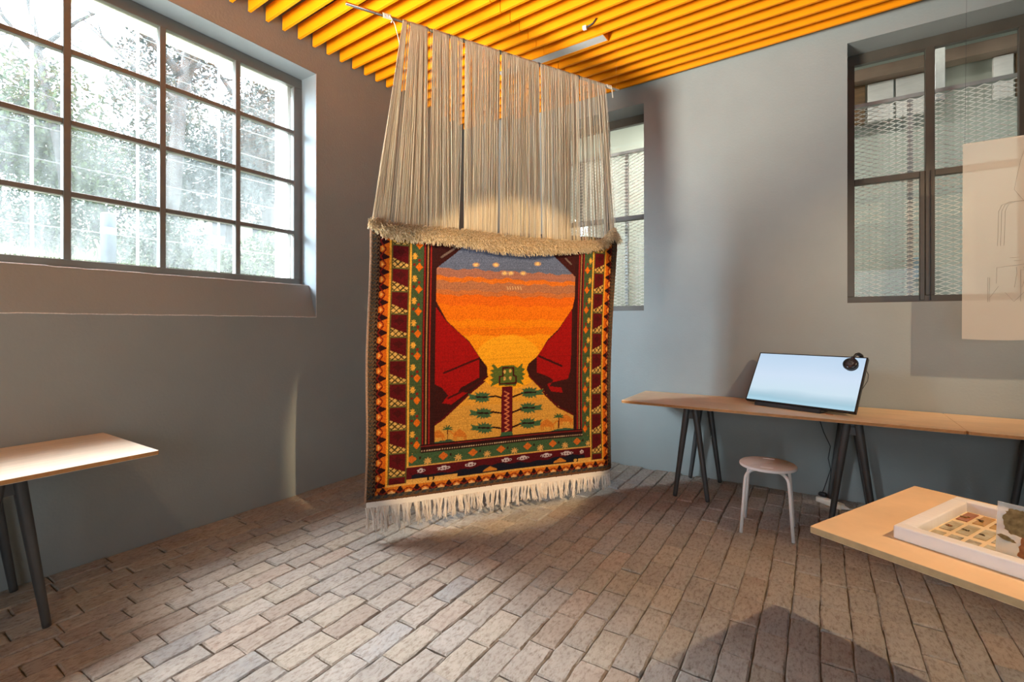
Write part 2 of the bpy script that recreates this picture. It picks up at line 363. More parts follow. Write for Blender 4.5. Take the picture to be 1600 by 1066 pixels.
# other walls and ceiling of the room
MB().box((XW, BACK - .3, -.15), (RIGHT + .3, BACK, 4.3)).build('wall_back', m_wall, kind='structure')
MB().box((RIGHT, BACK, -.15), (RIGHT + .3, YW, 4.3)).build('wall_far_right', m_wall, kind='structure')
ceiling = MB().box((XO, BACK - .3, 4.12), (RIGHT + .3, YO, 4.3)).build('ceiling', m_ceil, kind='structure')
ceiling['label'] = 'dark ceiling behind hanging yellow slats'
SL = R(-2.4); cs, sn = math.cos(SL), math.sin(SL); SZ = 3.708
def slat_obj(L_):
    return MB().bbox((0, -.0115, 0), (L_, .0115, .112), .0015, 1)
protoA = slat_obj(1.575).build('slat', m_slat, ceiling); protoB = slat_obj(4.4).build('slat', m_slat, ceiling)
first = True
for k in range(47):
    yl = 4.64 - k * .1345
    if yl - (RIGHT - XW) * .042 < BACK + .02 and yl < BACK + .3: break
    if yl > 4.50 and yl < 4.60: pass
    for pr, off in ((protoA, .012), (protoB, 1.591)):
        if first and pr is protoA or k == 0: o = pr
        else: o = dup(pr, ceiling, (0, 0, 0))
        zz = SZ + random.uniform(-.002, .002)
        o.location = (XW + off * cs, yl + off * sn, zz); o.rotation_euler = (0, 0, SL)
    first = False
# dark carrier rails above the slats
for xr in (-3.1, -2.2, -1.2, -.2, .9, 2.0, 3.2):
    MB().box((xr - .02, BACK, SZ + .114), (xr + .02, YW - .05, SZ + .14)).build('carrier_rail', m_ceil, ceiling)

# ------------------------------------------------------------------ hanging rug
PL = np.array([-2.452, 2.078]); PR = np.array([-1.404, 3.766]); RD = (PR - PL) / np.linalg.norm(PR - PL); RN = np.array([RD[1], -RD[0]])
def rugsz(x, y):
    dx = (x - 800) / FPX; r = np.array([dx * ct - st, dx * st + ct]); t = (RN @ PL) / (RN @ r)
    return float((r * t - PL) @ RD), CAMH - (y - YH) / FPX * t
def rp(s, z, n=0.0):
    """rug-plane point (metres along, height, metres out of the plane) in the rug's local frame"""
    return (RD[0] * s + RN[0] * n, RD[1] * s + RN[1] * n, z)
rug = thing('hanging_rug', 'pictorial wool rug with sunset canyon scene hanging from rod by long cream warp threads', 'rug', (PL[0], PL[1], 0))
NU, NV = 450, 410
CB = [rugsz(568, 785), rugsz(963, 735), rugsz(963, 374), rugsz(577, 352)]
u, v = np.meshgrid(np.linspace(0, 1, NU), np.linspace(0, 1, NV))
def bil(i): return (1 - u) * (1 - v) * CB[0][i] + u * (1 - v) * CB[1][i] + u * v * CB[2][i] + (1 - u) * v * CB[3][i]
Sg = bil(0) - .035 * np.sin(np.pi * np.clip(v * 1.05, 0, 1)) ** 1.0 * u ** 4 + .006 * np.sin(v * 9) * (1 - u) ** 6; Zg = bil(1) - .012 * np.sin(np.pi * u * 2.2) * v
Xg = PL[0] + RD[0] * Sg; Yg = PL[1] + RD[1] * Sg
dg = -Xg * st + Yg * ct; PX = 800 + (Xg * ct + Yg * st) / dg * FPX; PY = YH + (CAMH - Zg) / dg * FPX
col = np.zeros((NV, NU, 3))
def setc(mask, c): col[mask] = lin(c)
def poly(pts, c):
    xs = np.array([p[0] for p in pts]); ys = np.array([p[1] for p in pts]); inside = np.zeros(PX.shape, bool); n = len(pts); j = n - 1
    for i in range(n):
        with np.errstate(divide='ignore', invalid='ignore'):
            cross = ((ys[i] > PY) != (ys[j] > PY)) & (PX < (xs[j] - xs[i]) * (PY - ys[i]) / (ys[j] - ys[i]) + xs[i])
        inside ^= cross; j = i
    setc(inside, c)
def stroke(pts, w_, c):
    for (x0, y0), (x1, y1) in zip(pts[:-1], pts[1:]):
        dx, dy = x1 - x0, y1 - y0; q = max(dx * dx + dy * dy, 1e-6); t = np.clip(((PX - x0) * dx + (PY - y0) * dy) / q, 0, 1)
        setc((PX - x0 - t * dx) ** 2 + (PY - y0 - t * dy) ** 2 < (w_ / 2) ** 2, c)
def disc(x, y, rx, ry, c): setc(((PX - x) / rx) ** 2 + ((PY - y) / ry) ** 2 < 1, c)
Wd, Hd = 1.985, 1.80
DK, MAR, RED, ORG, YEL, GRN, TAN, GOLD = (44, 20, 18), (92, 10, 22), (160, 8, 16), (226, 118, 28), (238, 170, 62), (74, 92, 52), (206, 160, 96), (214, 160, 70)
# sky and desert bands by height
zline = lambda y: rugsz(790, y)[1]
wob = .006 * np.sin(Sg * 23) + .004 * np.sin(Sg * 61 + Zg * 40)
for y0, c in ((200, (98, 108, 134)), (424, (168, 112, 92)), (436, (222, 116, 34)), (443, (176, 112, 78)), (456, (196, 112, 60)), (463, (226, 104, 22)), (478, (236, 118, 16)), (500, (240, 134, 14)), (512, (236, 122, 14)), (524, (244, 148, 22)), (560, (236, 158, 40)), (590, (226, 160, 58)), (630, (214, 156, 66))):
    setc(Zg + wob < zline(y0), c)
band = (Zg < zline(440)) & (Zg > zline(590)) & (rng.random(PX.shape) < .30)
col[band] = col[band] * np.array([1.12, 1.22, 1.1])
disc(795, 566, 54, 42, (250, 172, 34))
blue = Zg > zline(426)
col[blue & (rng.random(PX.shape) < .10)] *= 1.35
for x, y in ((744, 414), (775, 414), (842, 412), (789, 427), (799, 427), (819, 427)):
    disc(x, y, 5.5, 3.6, (188, 150, 120)); disc(x, y, 3, 2.2, (244, 196, 120))
for q in range(6): stroke([(793 + q * 4.2, 448), (793 + q * 4.2 + 1.5, 452)], 1.6, (216, 176, 128))
# canyon sides
LC = [(726, 384), (710, 398), (690, 413), (678, 423), (676, 445), (681, 470), (698, 501), (718, 520), (733, 533), (751, 560), (761, 573), (762, 586), (759, 592), (737, 613), (717, 631), (692, 656), (668, 672), (668, 350), (726, 350)]
RC = [(858, 392), (866, 399), (886, 420), (898, 433), (899, 458), (894, 482), (873, 515), (857, 531), (843, 555), (827, 569), (824, 578), (830, 591), (847, 605), (854, 616), (870, 633), (900, 651), (906, 651), (906, 350), (858, 350)]
poly(LC, (58, 22, 20)); poly(RC, (62, 24, 22))
poly([(681, 480), (698, 503), (718, 521), (733, 535), (749, 558), (749, 590), (720, 606), (716, 612), (730, 614), (705, 632), (690, 630), (700, 618), (690, 606), (678, 600), (678, 480)], RED)
poly([(893, 484), (873, 517), (857, 533), (840, 558), (840, 582), (856, 588), (866, 594), (860, 604), (878, 606), (880, 614), (862, 612), (856, 600), (888, 592), (892, 575)], RED)
for pts in ([(693, 583), (720, 572), (749, 560)], [(762, 588), (730, 608), (700, 622)]): stroke(pts, 3.0, (74, 18, 18))
for pts in ([(844, 557), (860, 564), (878, 572)], ): stroke(pts, 3.2, (60, 18, 18))
stroke([(690, 402), (702, 394), (714, 386)], 3.2, (120, 100, 92)); stroke([(884, 404), (892, 413)], 2.2, (112, 92, 84))
stroke([(757, 596), (735, 614), (716, 632), (690, 656), (670, 668)], 2.6, (92, 18, 22)); stroke([(828, 588), (846, 606), (853, 617), (872, 636), (896, 648)], 2.6, (92, 18, 22))
# green footing of the field
poly([(668, 700), (668, 693), (690, 688), (702, 686), (716, 691), (780, 684), (800, 681), (850, 678), (872, 671), (884, 669), (900, 670), (900, 690)], (60, 88, 66))
# totem palm
stroke([(747, 622), (762, 621), (774, 619), (785, 622)], 2.8, DK); stroke([(748, 646), (770, 644), (785, 646)], 2.8, DK); stroke([(750, 670), (772, 668), (785, 670)], 2.8, DK)
stroke([(801, 621), (814, 616), (836, 614)], 2.8, DK); stroke([(801, 645), (814, 640), (834, 638)], 2.8, DK); stroke([(801, 668), (814, 663), (832, 661)], 2.8, DK)
def leaf(x, y, flip):
    P = []
    for i in range(26):
        a = 2 * math.pi * i / 26; r_ = (15 if i % 2 else 10) * (1.05 if abs(math.cos(a)) > .6 else .82); P.append((x + flip * r_ * math.cos(a) * .95, y + r_ * math.sin(a) * .8))
    poly(P, (66, 98, 66)); poly([(x + flip * 10, y - 3), (x + flip * 22, y - 6), (x + flip * 19, y), (x + flip * 23, y + 3), (x + flip * 10, y + 4)], (66, 98, 66)); stroke([(x - flip * 8, y), (x + flip * 9, y - .5)], 2.6, DK)
for x, y, f_ in ((753, 621, -1), (755, 646, -1), (757, 669, -1), (829, 614, 1), (827, 638, 1), (826, 662, 1)): leaf(x, y, f_)
P = [(772, 569), (778, 576), (784, 572), (803, 571), (810, 575), (818, 567), (817, 575), (822, 577), (817, 582), (823, 585), (817, 588), (821, 593), (815, 594), (820, 602), (808, 598), (807, 603), (780, 603), (779, 599), (766, 605), (770, 597), (765, 594), (771, 591), (765, 586), (771, 583), (765, 579), (772, 577), (768, 571)]
poly(P, (88, 104, 44))
stroke([(786, 575), (803, 575), (803, 587), (807, 588), (807, 599), (781, 600), (781, 589), (786, 588), (786, 575)], 2.6, (70, 24, 20))
for x, y in ((789, 581), (798, 580), (789, 592), (798, 591)): disc(x, y, 2, 3, (220, 170, 90))
poly([(784.5, 605), (802, 604), (801, 676), (783, 677)], (98, 14, 26))
for q in range(9): stroke([(789, 612 + q * 7), (796, 615.5 + q * 7), (790, 619 + q * 7)], 1.7, (214, 120, 80))
poly([(784, 676), (801, 675), (803, 682), (781, 684)], (58, 96, 66))
def camel(x, y, f_, c=(206, 120, 42), k=1.0):
    poly([(x - 11 * k, y + 3 * k), (x - 9 * k, y - 3 * k), (x - 3 * k, y - 7 * k), (x, y - 9 * k), (x + 4 * k, y - 6 * k), (x + 9 * k, y - 2 * k), (x + 11 * k, y + 4 * k)], c)
    for dx in (-9, -6, 7, 10): stroke([(x + dx * k, y + 2), (x + dx * k, y + 8 * k)], 1.5, c)
    stroke([(x + f_ * 10 * k, y), (x + f_ * 14 * k, y - 5 * k), (x + f_ * 17 * k, y - 5 * k)], 2, c)
for x, y, f_ in ((684, 680, -1), (718, 679, -1), (856, 664, 1), (885, 656, 1)): camel(x, y, f_)
for x, y in ((699, 670), (874, 652)):
    stroke([(x, y), (x, y + 17)], 1.8, (90, 40, 26))
    for a in (-150, -110, -70, -30, 10, 170): stroke([(x, y), (x + 7 * math.cos(R(a)), y + 5 * math.sin(R(a)))], 2, (60, 92, 56))
# borders
ua, va = u * Wd, v * Hd
def tri(a, per): return np.abs(((a / per) % 1.0) - .5) * 2          # 0..1..0 saw
def side(e, a, mask, k):
    """e: metres in from the rug edge, a: metres along it"""
    B = np.cumsum([.0, .066, .062, .012, .124, .013, .084, .058, .032]) * k
    inb = lambda i: mask & (e >= B[i]) & (e < B[i + 1])
    fr = lambda i: (e - B[i]) / (B[i + 1] - B[i])
    m = inb(0); setc(m, (74, 58, 44)); zz = np.sin(a * 2 * np.pi / .026 + np.sin(e * 320) * 1.5)
    setc(m & (zz > .35), (112, 82, 56)); setc(m & (zz < -.55), (64, 74, 70)); setc(m & (rng.random(e.shape) < .10), (132, 104, 80)); setc(m & (fr(0) > .7) & (zz < .2), (40, 22, 20))
    m = inb(1); setc(m, (216, 104, 24)); t = tri(a, .1); setc(m & (fr(1) < t * 1.75 - .62), (46, 16, 16))
    t2 = tri(a + .05, .1); setc(m & (np.abs(fr(1) - .62 * t2) < .09) & (fr(1) < .62), (120, 26, 20)); setc(m & (fr(1) < t2 * .75 - .36) & (fr(1) > .08), (240, 172, 84))
    setc(inb(2), (240, 164, 50))
    m = inb(3); f3 = fr(3); c_ = (a / .1535) % 1.0; setc(m, (96, 88, 44)); q = m & (f3 > .08) & (f3 < .92)
    slope = .30 + .30 * f3 * (1 - 2 * 0) * .0 + .30 * (1 - np.abs(f3 - .15))
    lowtri = c_ < .12 + .30 * (1 - f3)
    setc(q, MAR); setc(q & lowtri, (222, 176, 96)); lat = (np.abs((f3 * 3 + c_ * 4) % 1 - .5) < .13) | (np.abs((f3 * 3 - c_ * 4) % 1 - .5) < .13); setc(q & lowtri & lat, (60, 50, 26))
    tree = (np.abs(f3 - .5) < .04 + .30 * (tri(c_, .34) ** 2)) & (c_ > .48) & (c_ < .86); setc(q & tree, (74, 8, 18)); setc(q & (c_ > .945), (96, 96, 50))
    setc(inb(4), (232, 172, 64))
    m = inb(5); setc(m, (70, 88, 54)); f5 = fr(5); c_ = (a / .150) % 1.0
    setc(m & ((np.abs(f5 - .62) / .30 + np.abs(c_ - .30) / .20) < 1), (226, 112, 22)); star = ((f5 - .26) / .24) ** 2 + ((c_ - .78) / .17) ** 2
    ang = np.arctan2(c_ - .78, (f5 - .26) * .8); setc(m & (star < .62 + .38 * np.cos(ang * 8)), (236, 172, 66)); setc(m & (np.abs(f5 - .62) < .10) & (np.abs(c_ - .60) < .06), (140, 32, 24)); setc(m & (np.abs(f5 - .2) < .09) & (np.abs(c_ - .40) < .05), (120, 30, 24))
    m = inb(6); f6 = fr(6); setc(m, (52, 22, 20)); setc(m & (np.abs(f6 - .14) < .09), (150, 28, 26)); setc(m & (np.abs(f6 - .52) < .09), (176, 130, 78)); setc(m & (np.abs(f6 - .90) < .09), (160, 34, 28))
    setc(inb(7), (56, 24, 22))
el, er, eb = ua, (1 - u) * Wd, va
side(el, va, el < .47, 1.0); side(er, va, er < .47, .885)
# bottom bands
zb = lambda y: rugsz(669, y)[1] - (CB[0][1] * .87 + CB[1][1] * .13)
hb = [0, .042, .088, .100, .200, .208, .290, .345]
inX = (el > .265) & (er > .24)
m = inX & (va < hb[6]) & (va >= hb[5]); mid = m
inG = (el > .278) & (er > .25)
setc(inG & (va >= hb[5]) & (va < hb[6]), (66, 92, 60))
f5 = (va - hb[5]) / (hb[6] - hb[5]); c_ = (ua / .22) % 1.0
mg = inG & (va >= hb[5]) & (va < hb[6])
setc(mg & ((np.abs(f5 - .55) / .34 + np.abs(c_ - .35) / .17) < 1), (206, 106, 36)); ang = np.arctan2(f5 - .3, (c_ - .85) * 2)
setc(mg & ((((f5 - .28) / .30) ** 2 + ((c_ - .85) / .14) ** 2) < .6 + .4 * np.cos(ang * 8)), (216, 164, 90)); setc(mg & (np.abs(f5 - .6) < .1) & (np.abs(c_ - .6) < .03), (50, 30, 24))
inS = (el > .355) & (er > .318)
ms = inS & (va >= hb[6]) & (va < hb[7]); f6 = (va - hb[6]) / (hb[7] - hb[6]); setc(ms, (44, 20, 20)); setc(ms & (np.abs(f6 - .2) < .09) & (((ua / .018) % 1) < .6), (190, 160, 130)); setc(ms & (np.abs(f6 - .75) < .10), (120, 36, 32))
mr_ = inX & (va >= hb[3]) & (va < hb[4]); setc(mr_, (88, 8, 26)); setc(inX & (va >= hb[4]) & (va < hb[5]), (222, 166, 84))
f3 = (va - hb[3]) / (hb[4] - hb[3])
setc(mr_ & (f3 < .46 + .08 * np.sin(ua * 9) + .05 * np.sin(ua * 41)) & (el > .30) & (er > .30), (26, 26, 38))
setc(mr_ & (f3 < .20) & ((el < .62) | (er < .40)), (222, 166, 84))
for cx_, cw in ((.36, .06), (.52, .10), (.72, .09), (1.0, .09), (1.14, .1), (1.34, .1), (1.52, .12), (1.66, .04)):
    t = (ua - cx_) / cw; setc(mr_ & (np.abs(t) < .5) & (np.abs(f3 - .70) < .10 * (1 - np.abs(2 * t)) + .05) & (np.sin(ua * 260) + np.sin(va * 400) > -.4), (206, 190, 196))
    setc(mr_ & (np.abs(t) < .16) & (np.abs(f3 - .82) < .07), (206, 190, 196))
for cx_ in (.87, 1.46):
    t = (ua - cx_); setc(mr_ & (np.abs(t) < .055) & (f3 < .42 - np.abs(t) * 4.5) & (f3 > .06), (206, 130, 50))
for cx_ in (.43, 1.60): q = np.hypot(ua - cx_, va - hb[3] - .012); setc((q < .026) & (q > .014), (30, 28, 26))
inB = (el > .129) & (er > .115)
setc(inB & (va >= hb[2]) & (va < hb[3]), (230, 172, 84))
inT = (el > .072) & (er > .062)
mt = inT & (va >= hb[1]) & (va < hb[2] ) ; f1 = (va - hb[1]) / (hb[2] - hb[1]); setc(mt, (212, 118, 36)); t = tri(ua, .112); setc(mt & (f1 < t * 1.7 - .6), (44, 16, 18)); t2 = tri(ua + .056, .112); setc(mt & (np.abs(f1 - .7 * t2) < .11) & (f1 < .7), (130, 40, 26)); setc(mt & (f1 < t2 * .8 - .4), (236, 180, 120))
mb_ = (va < hb[1]); setc(mb_, (70, 56, 46)); zz = np.sin(ua * 2 * np.pi / .05 + np.sin(va * 300) * 1.2); setc(mb_ & (zz > .4), (104, 84, 62)); setc(mb_ & (zz < -.4), (62, 70, 72))
col[(v < .010) | (u > .994)] = lin((120, 84, 58)); col[u < .006] = lin((196, 158, 130))
# abrash: rows of slightly different dye lots, and knots
col *= (1 + .05 * np.repeat(rng.standard_normal((NV, 1)), NU, 1))[..., None]
col *= .68 * rng.uniform(.86, 1.14, (NV, NU, 1)); col = np.clip(col, .004, .95)
off = .016 * np.sin(u * 7.5 + .6) * (.4 + .6 * v) + .010 * np.sin(u * 15 + 1) * v - .05 * np.clip((u - .93) / .07, 0, 1) ** 2 * (1 - v) + .05 * (1 - v) ** 2 * (.5 - u) + .002 * rng.standard_normal((NV, NU)) * .5
Xl = RD[0] * Sg + RN[0] * off; Yl = RD[1] * Sg + RN[1] * off
V = np.stack([Xl, Yl, Zg], -1).reshape(-1, 3)
idx = np.arange(NU * NV).reshape(NV, NU)
F = np.stack([idx[:-1, :-1], idx[:-1, 1:], idx[1:, 1:], idx[1:, :-1]], -1).reshape(-1, 4)
def grid_mesh(name, V, F, mat, parent, cols=None, smooth=True):
    me = bpy.data.meshes.new(name); me.from_pydata(V.tolist(), [], F.tolist()); me.update()
    if smooth: me.polygons.foreach_set('use_smooth', [True] * len(me.polygons))
    me.materials.append(mat); o = bpy.data.objects.new(name, me); C.objects.link(o); o.parent = parent
    if cols is not None: set_tint(me, cols)
    return o
# woven body: front pile, plain back, and edges, 14 mm thick
q = 10
bi = np.unique(np.r_[0:NV:q, NV - 1]); bj = np.unique(np.r_[0:NU:q, NU - 1])
Bv = np.stack([Xl - RN[0] * .014, Yl - RN[1] * .014, Zg], -1)[np.ix_(bi, bj)]; nb, mbb = len(bi), len(bj)
o0 = len(V); bidx = o0 + np.arange(nb * mbb).reshape(nb, mbb)
Fb = np.stack([bidx[:-1, :-1], bidx[1:, :-1], bidx[1:, 1:], bidx[:-1, 1:]], -1).reshape(-1, 4)
ring = list(idx[0, :]) + list(idx[1:, -1]) + list(idx[-1, -2::-1]) + list(idx[-2:0:-1, 0])
V2 = np.vstack([V, Bv.reshape(-1, 3)]); o1 = len(V2)
Rb = V[ring] - np.array([RN[0], RN[1], 0]) * .014; V2 = np.vstack([V2, Rb]); nr = len(ring)
Fe = np.array([(ring[i], o1 + i, o1 + (i + 1) % nr, ring[(i + 1) % nr]) for i in range(nr)])
cf = col.reshape(-1, 3); cols = np.vstack([cf, np.tile(lin((120, 84, 58)), (nb * mbb + nr, 1))]); cols = np.hstack([cols, np.ones((len(cols), 1))])
pile = grid_mesh('pile', V2, np.vstack([F, Fb, Fe]), m_rug, rug, cols)
# tufted cream band along the top
up = [(577, 350), (582, 346), (620, 355), (670, 360), (730, 364), (790, 373), (850, 378), (900, 382), (935, 380), (948, 366), (955, 360), (963, 378)]
lo = [(577, 356), (583, 360), (600, 373), (640, 379), (700, 384), (735, 389), (780, 397), (830, 400), (880, 397), (920, 394), (945, 387), (956, 374), (963, 384)]
upsz = np.array([rugsz(*p) for p in up]); losz = np.array([rugsz(*p) for p in lo])
ztop = lambda s_: float(np.interp(s_, upsz[:, 0], upsz[:, 1])); zlow = lambda s_: float(np.interp(s_, losz[:, 0], losz[:, 1]))
mb = TB([(.78, .61, .37), (.84, .68, .44), (.86, .74, .53), (.66, .49, .27)]); S0, S1 = upsz[0, 0] - .01, upsz[-1, 0]
ss = np.linspace(S0, S1, 90)
for i in range(len(ss) - 1):        # rolled core
    pass
core = []
for s_ in ss:
    a, b_ = zlow(s_) + .012, ztop(s_); cz = (a + b_) / 2; h = max((b_ - a) / 2, .012)
    core.append([rp(s_, cz + h * math.sin(t), .022 + .026 * math.cos(t)) for t in np.linspace(0, 2 * math.pi, 10, endpoint=False)])
for i in range(len(core) - 1):
    mb.add(core[i] + core[i + 1], [(j, (j + 1) % 10, 10 + (j + 1) % 10, 10 + j) for j in range(10)])
mb.plain()
for i in range(7500):
    s_ = random.uniform(S0, S1); t = random.random() ** .9; z0 = zlow(s_) + .008 + (ztop(s_) - zlow(s_)) * t
    a = (t - .5) * math.pi; n0 = .022 + .024 * math.cos(a); Ln = random.uniform(.016, .036)
    dv = Vector((RN[0] * random.uniform(.5, 1.0) + RD[0] * random.uniform(-.5, .6), RN[1] * random.uniform(.5, 1.0) + RD[1] * random.uniform(-.5, .6), random.uniform(-.4, .9) + (t - .5) * 1.2)).normalized()
    p0 = Vector(rp(s_, z0, n0)); p1 = p0 + dv * Ln * .6; p2 = p1 + (dv + Vector((0, 0, -.8))).normalized() * Ln * .5
    mb.strand([p0, p1, p2], [.0024, .0024, .0014])
for i in range(420):                # loose loops hanging from its lower edge
    s_ = random.uniform(S0, S1); z0 = zlow(s_) + .012; Ln = random.uniform(.008, .028)
    p0 = Vector(rp(s_, z0, .03)); mb.strand([p0, p0 + Vector((RD[0] * random.uniform(-.01, .01), RD[1] * random.uniform(-.01, .01), -Ln))], [.0026, .0016])
mb.done('tufted_band', m_tuft, rug, True, kind='stuff', label='shaggy cream tufts along the top of the rug')
# warp threads
R0 = rugsz(540, 5); R1 = rugsz(967, 141)
rodz = lambda s_: R0[1] + (R1[1] - R0[1]) * (s_ - R0[0]) / (R1[0] - R0[0])
def s_top(px): return rugsz(px, 5 + (px - 540) * (141 - 5) / (967 - 540))[0]
def s_bot(px): return rugsz(px, 362)[0]
bund = [(629, 635.5, 580, 607.5, 75), (641, 667, 614.5, 666, 170), (637, 640, 607, 614, 4), (676, 701, 669, 703, 95), (703, 714, 703.5, 712, 40), (715, 722, 712, 715, 14), (726, 780, 723, 775.5, 190), (783, 841, 779, 842.5, 215), (843.5, 890, 846, 890, 150), (891, 903, 891, 905, 36), (905, 943, 907, 958, 78), (666, 676, 668, 670, 3), (940, 945, 950, 961, 6)]
mb = TB([(.64, .54, .37), (.68, .58, .41), (.66, .58, .44), (.74, .67, .51), (.56, .45, .29)])
for a0, a1, b0, b1, cnt in bund:
    A0, A1, B0, B1 = s_top(a0), s_top(a1), s_bot(b0), s_bot(b1)
    for k in range(cnt):
        t = (k + random.uniform(-.45, 1.45)) / cnt; t = min(max(t, 0), 1); sT = A0 + (A1 - A0) * t; tb = min(max(t + random.gauss(0, .02), 0), 1); sB = B0 + (B1 - B0) * tb
        zt = rodz(sT); zb_ = ztop(min(max(sB, S0), S1)) - .01; lay = random.uniform(-.008, .012); P = []
        P.append(rp(sT, zt - .003, -.0125)); P.append(rp(sT, zt + .0115, -.004)); P.append(rp(sT, zt + .0115, .005)); P.append(rp(sT, zt - .004, .0125))
        wv = random.uniform(-.004, .004); ph = random.uniform(0, 6)
        for f_ in (.15, .4, .7, 1.0):
            P.append(rp(sT + (sB - sT) * f_ + wv * math.sin(f_ * 7 + ph), zt + (zb_ - zt) * f_, .0125 + lay * math.sin(f_ * 2.2 + .3) + .008 * f_))
        mb.strand(P, random.uniform(.0014, .0021))
mb.done('warp_threads', m_thread, rug, kind='stuff', label='long cream cotton threads between rod and rug')
# hem and fringe at the foot
mb = TB([(.84, .77, .68), (.88, .82, .74), (.76, .64, .50), (.90, .84, .76)])
def edge(s_): t = (s_ - CB[0][0]) / (CB[1][0] - CB[0][0]); return CB[0][1] + (CB[1][1] - CB[0][1]) * t
def eoff(s_): uu = s_ / Wd; return .016 * math.sin(uu * 7.5 + .6) * .4 - .05 * max(0, (uu - .93) / .07) ** 2 + .05 * (.5 - uu)
ss = np.linspace(.005, Wd - .012, 80)
for s_a, s_b in zip(ss[:-1], ss[1:]):
    za, zb2 = edge(s_a) + .004, edge(s_b) + .004; A_, B_ = eoff(s_a), eoff(s_b)
    mb.add([rp(s_a, za, A_ + .001), rp(s_b, zb2, B_ + .001), rp(s_b, zb2 - .038, B_ + .001), rp(s_a, za - .038, A_ + .001), rp(s_a, za, A_ - .007), rp(s_b, zb2, B_ - .007), rp(s_b, zb2 - .038, B_ - .007), rp(s_a, za - .038, A_ - .007)], [(0, 3, 2, 1), (4, 5, 6, 7), (2, 3, 7, 6), (0, 1, 5, 4)])
mb.plain(); s_ = .012
while s_ < Wd - .02:
    fr_ = s_ / Wd; Lm = .155 * (1 - .30 * fr_) * random.uniform(.72, 1.1); nst = random.randint(20, 34); lean = random.uniform(-.02, .02)
    curl = random.uniform(-.02, .03); Lm = min(Lm, edge(s_) - .034 - .02)
    for k in range(nst):
        a = s_ + random.uniform(-.014, .014); L2 = Lm * random.uniform(.75, 1.1); L2 = min(L2, edge(s_) - .034 - .008); z0 = edge(a) - .028; n0 = eoff(a)
        mid = s_ + lean * .5 + random.uniform(-.006, .006)
        mb.strand([rp(a, z0, n0), rp(mid, z0 - L2 * .55, n0 + curl * .5 + random.uniform(-.004, .004)), rp(mid + lean * .5 + random.uniform(-.012, .012), z0 - L2, n0 + curl + random.uniform(-.01, .01))], [.0024, .0025, .0016])
    s_ += random.choice([.016, .02, .024, .03]) * (1 if fr_ > .35 else 1.2)
for s_ in (.05, .235):
    z0 = edge(s_) - .12; mb.strand([rp(s_, z0, eoff(s_)), rp(s_ + .015, .05, eoff(s_) + .01), rp(s_ + .012, .004, eoff(s_) + .012)], [.0018] * 3)
mb.done('fringe', m_fringe, rug, kind='stuff', label='cream knotted fringe along the foot of the rug')

# rod, ties and wires
rod = thing('hanging_rod', 'thin chrome rod below the yellow ceiling slats carrying the rug threads', 'rod', (PL[0], PL[1], 0))
MB().tube([rp(R0[0], R0[1]), rp(R0[0] + .004, rodz(R0[0] + .004)), rp(R1[0], R1[1])], [.009, .0105, .0105], 12).build('bar', m_chrome, rod, True)
def tie(s_, w_, n):
    mb = MB(); P = []
    for i in range(n * 10 + 1):
        a = 2 * math.pi * i / 10; P.append(rp(s_ + w_ * i / (n * 10), rodz(s_) + .0135 * math.cos(a), .0135 * math.sin(a)))
    mb.tube(P, .0028, 5); return mb
sA, sB = s_top(598), s_top(947)
mb = tie(sA, .055, 6); mb.tube([rp(sA + .055, rodz(sA) - .01, .014), rp(sA + .075, rodz(sA) - .05, .016), rp(s_top(622), rodz(sA) - .14, .016), rp(s_top(628), rodz(sA) - .26, .014)], .0026, 5); mb.tube([rp(sA + .04, rodz(sA), .016), rp(sA + .06, rodz(sA) - .03, .018), rp(sA + .05, rodz(sA) - .045, .016)], .004, 5)
mb.build('knotted_cord', m_cord, rod, True)
mb = tie(sB, .05, 6); mb.tube([rp(sB + .045, rodz(sB) - .008, .014), rp(sB + .05, rodz(sB) - .05, .016), rp(sB + .055, rodz(sB) - .09, .016)], .003, 5); mb.build('knotted_cord', m_cord, rod, True)
for s_, w_ in ((s_top(667), .02), (s_top(701.5), .008), (s_top(724), .02), (s_top(781.5), .022), (s_top(842), .02), (s_top(904), .016)):
    tie(s_ - w_ / 2, w_, 2).build('dark_binding', m_leg, rod, True)
for s_ in (R0[0] + .01, s_top(963)):
    MB().tube([rp(s_, rodz(s_)), rp(s_, 4.13)], .0009, 4).build('wire', m_chrome, rod)

# ------------------------------------------------------------------ trestle tables
TZ, TT = .745, .021
def trestle(parent, x, y0, y1, ztop_, spread=.125):
    """four tapered legs: an A at the front and an A at the back, joined by a beam"""
    t = MB().bbox((x - .022, y0 - .015, ztop_ - .028), (x + .022, y1 + .015, ztop_ - .0005), .004, 1).build('trestle_beam', m_leg, parent)
    for y in (y0, y1):
        MB().add([(x - .03, y - .012, ztop_ - .03), (x + .03, y - .012, ztop_ - .03), (x + .018, y - .012, ztop_ - .085), (x - .018, y - .012, ztop_ - .085), (x - .03, y + .012, ztop_ - .03), (x + .03, y + .012, ztop_ - .03), (x + .018, y + .012, ztop_ - .085), (x - .018, y + .012, ztop_ - .085)],
                 [(0, 1, 2, 3), (7, 6, 5, 4), (0, 4, 5, 1), (1, 5, 6, 2), (2, 6, 7, 3), (3, 7, 4, 0)]).build('gusset', m_leg, t)
        for sg in (-1, 1):
            xt, xb = x + sg * .030, x + sg * spread
            pt = lambda f_: (xt + (xb - xt) * f_, y, (ztop_ - .002) * (1 - f_) + .003 * f_)
            MB().tube([pt(0), pt(.02), pt(.965), pt(.968), pt(1)], [.026, .0265, .0172, .0176, .0168], 14).build('leg', m_leg, t, True)
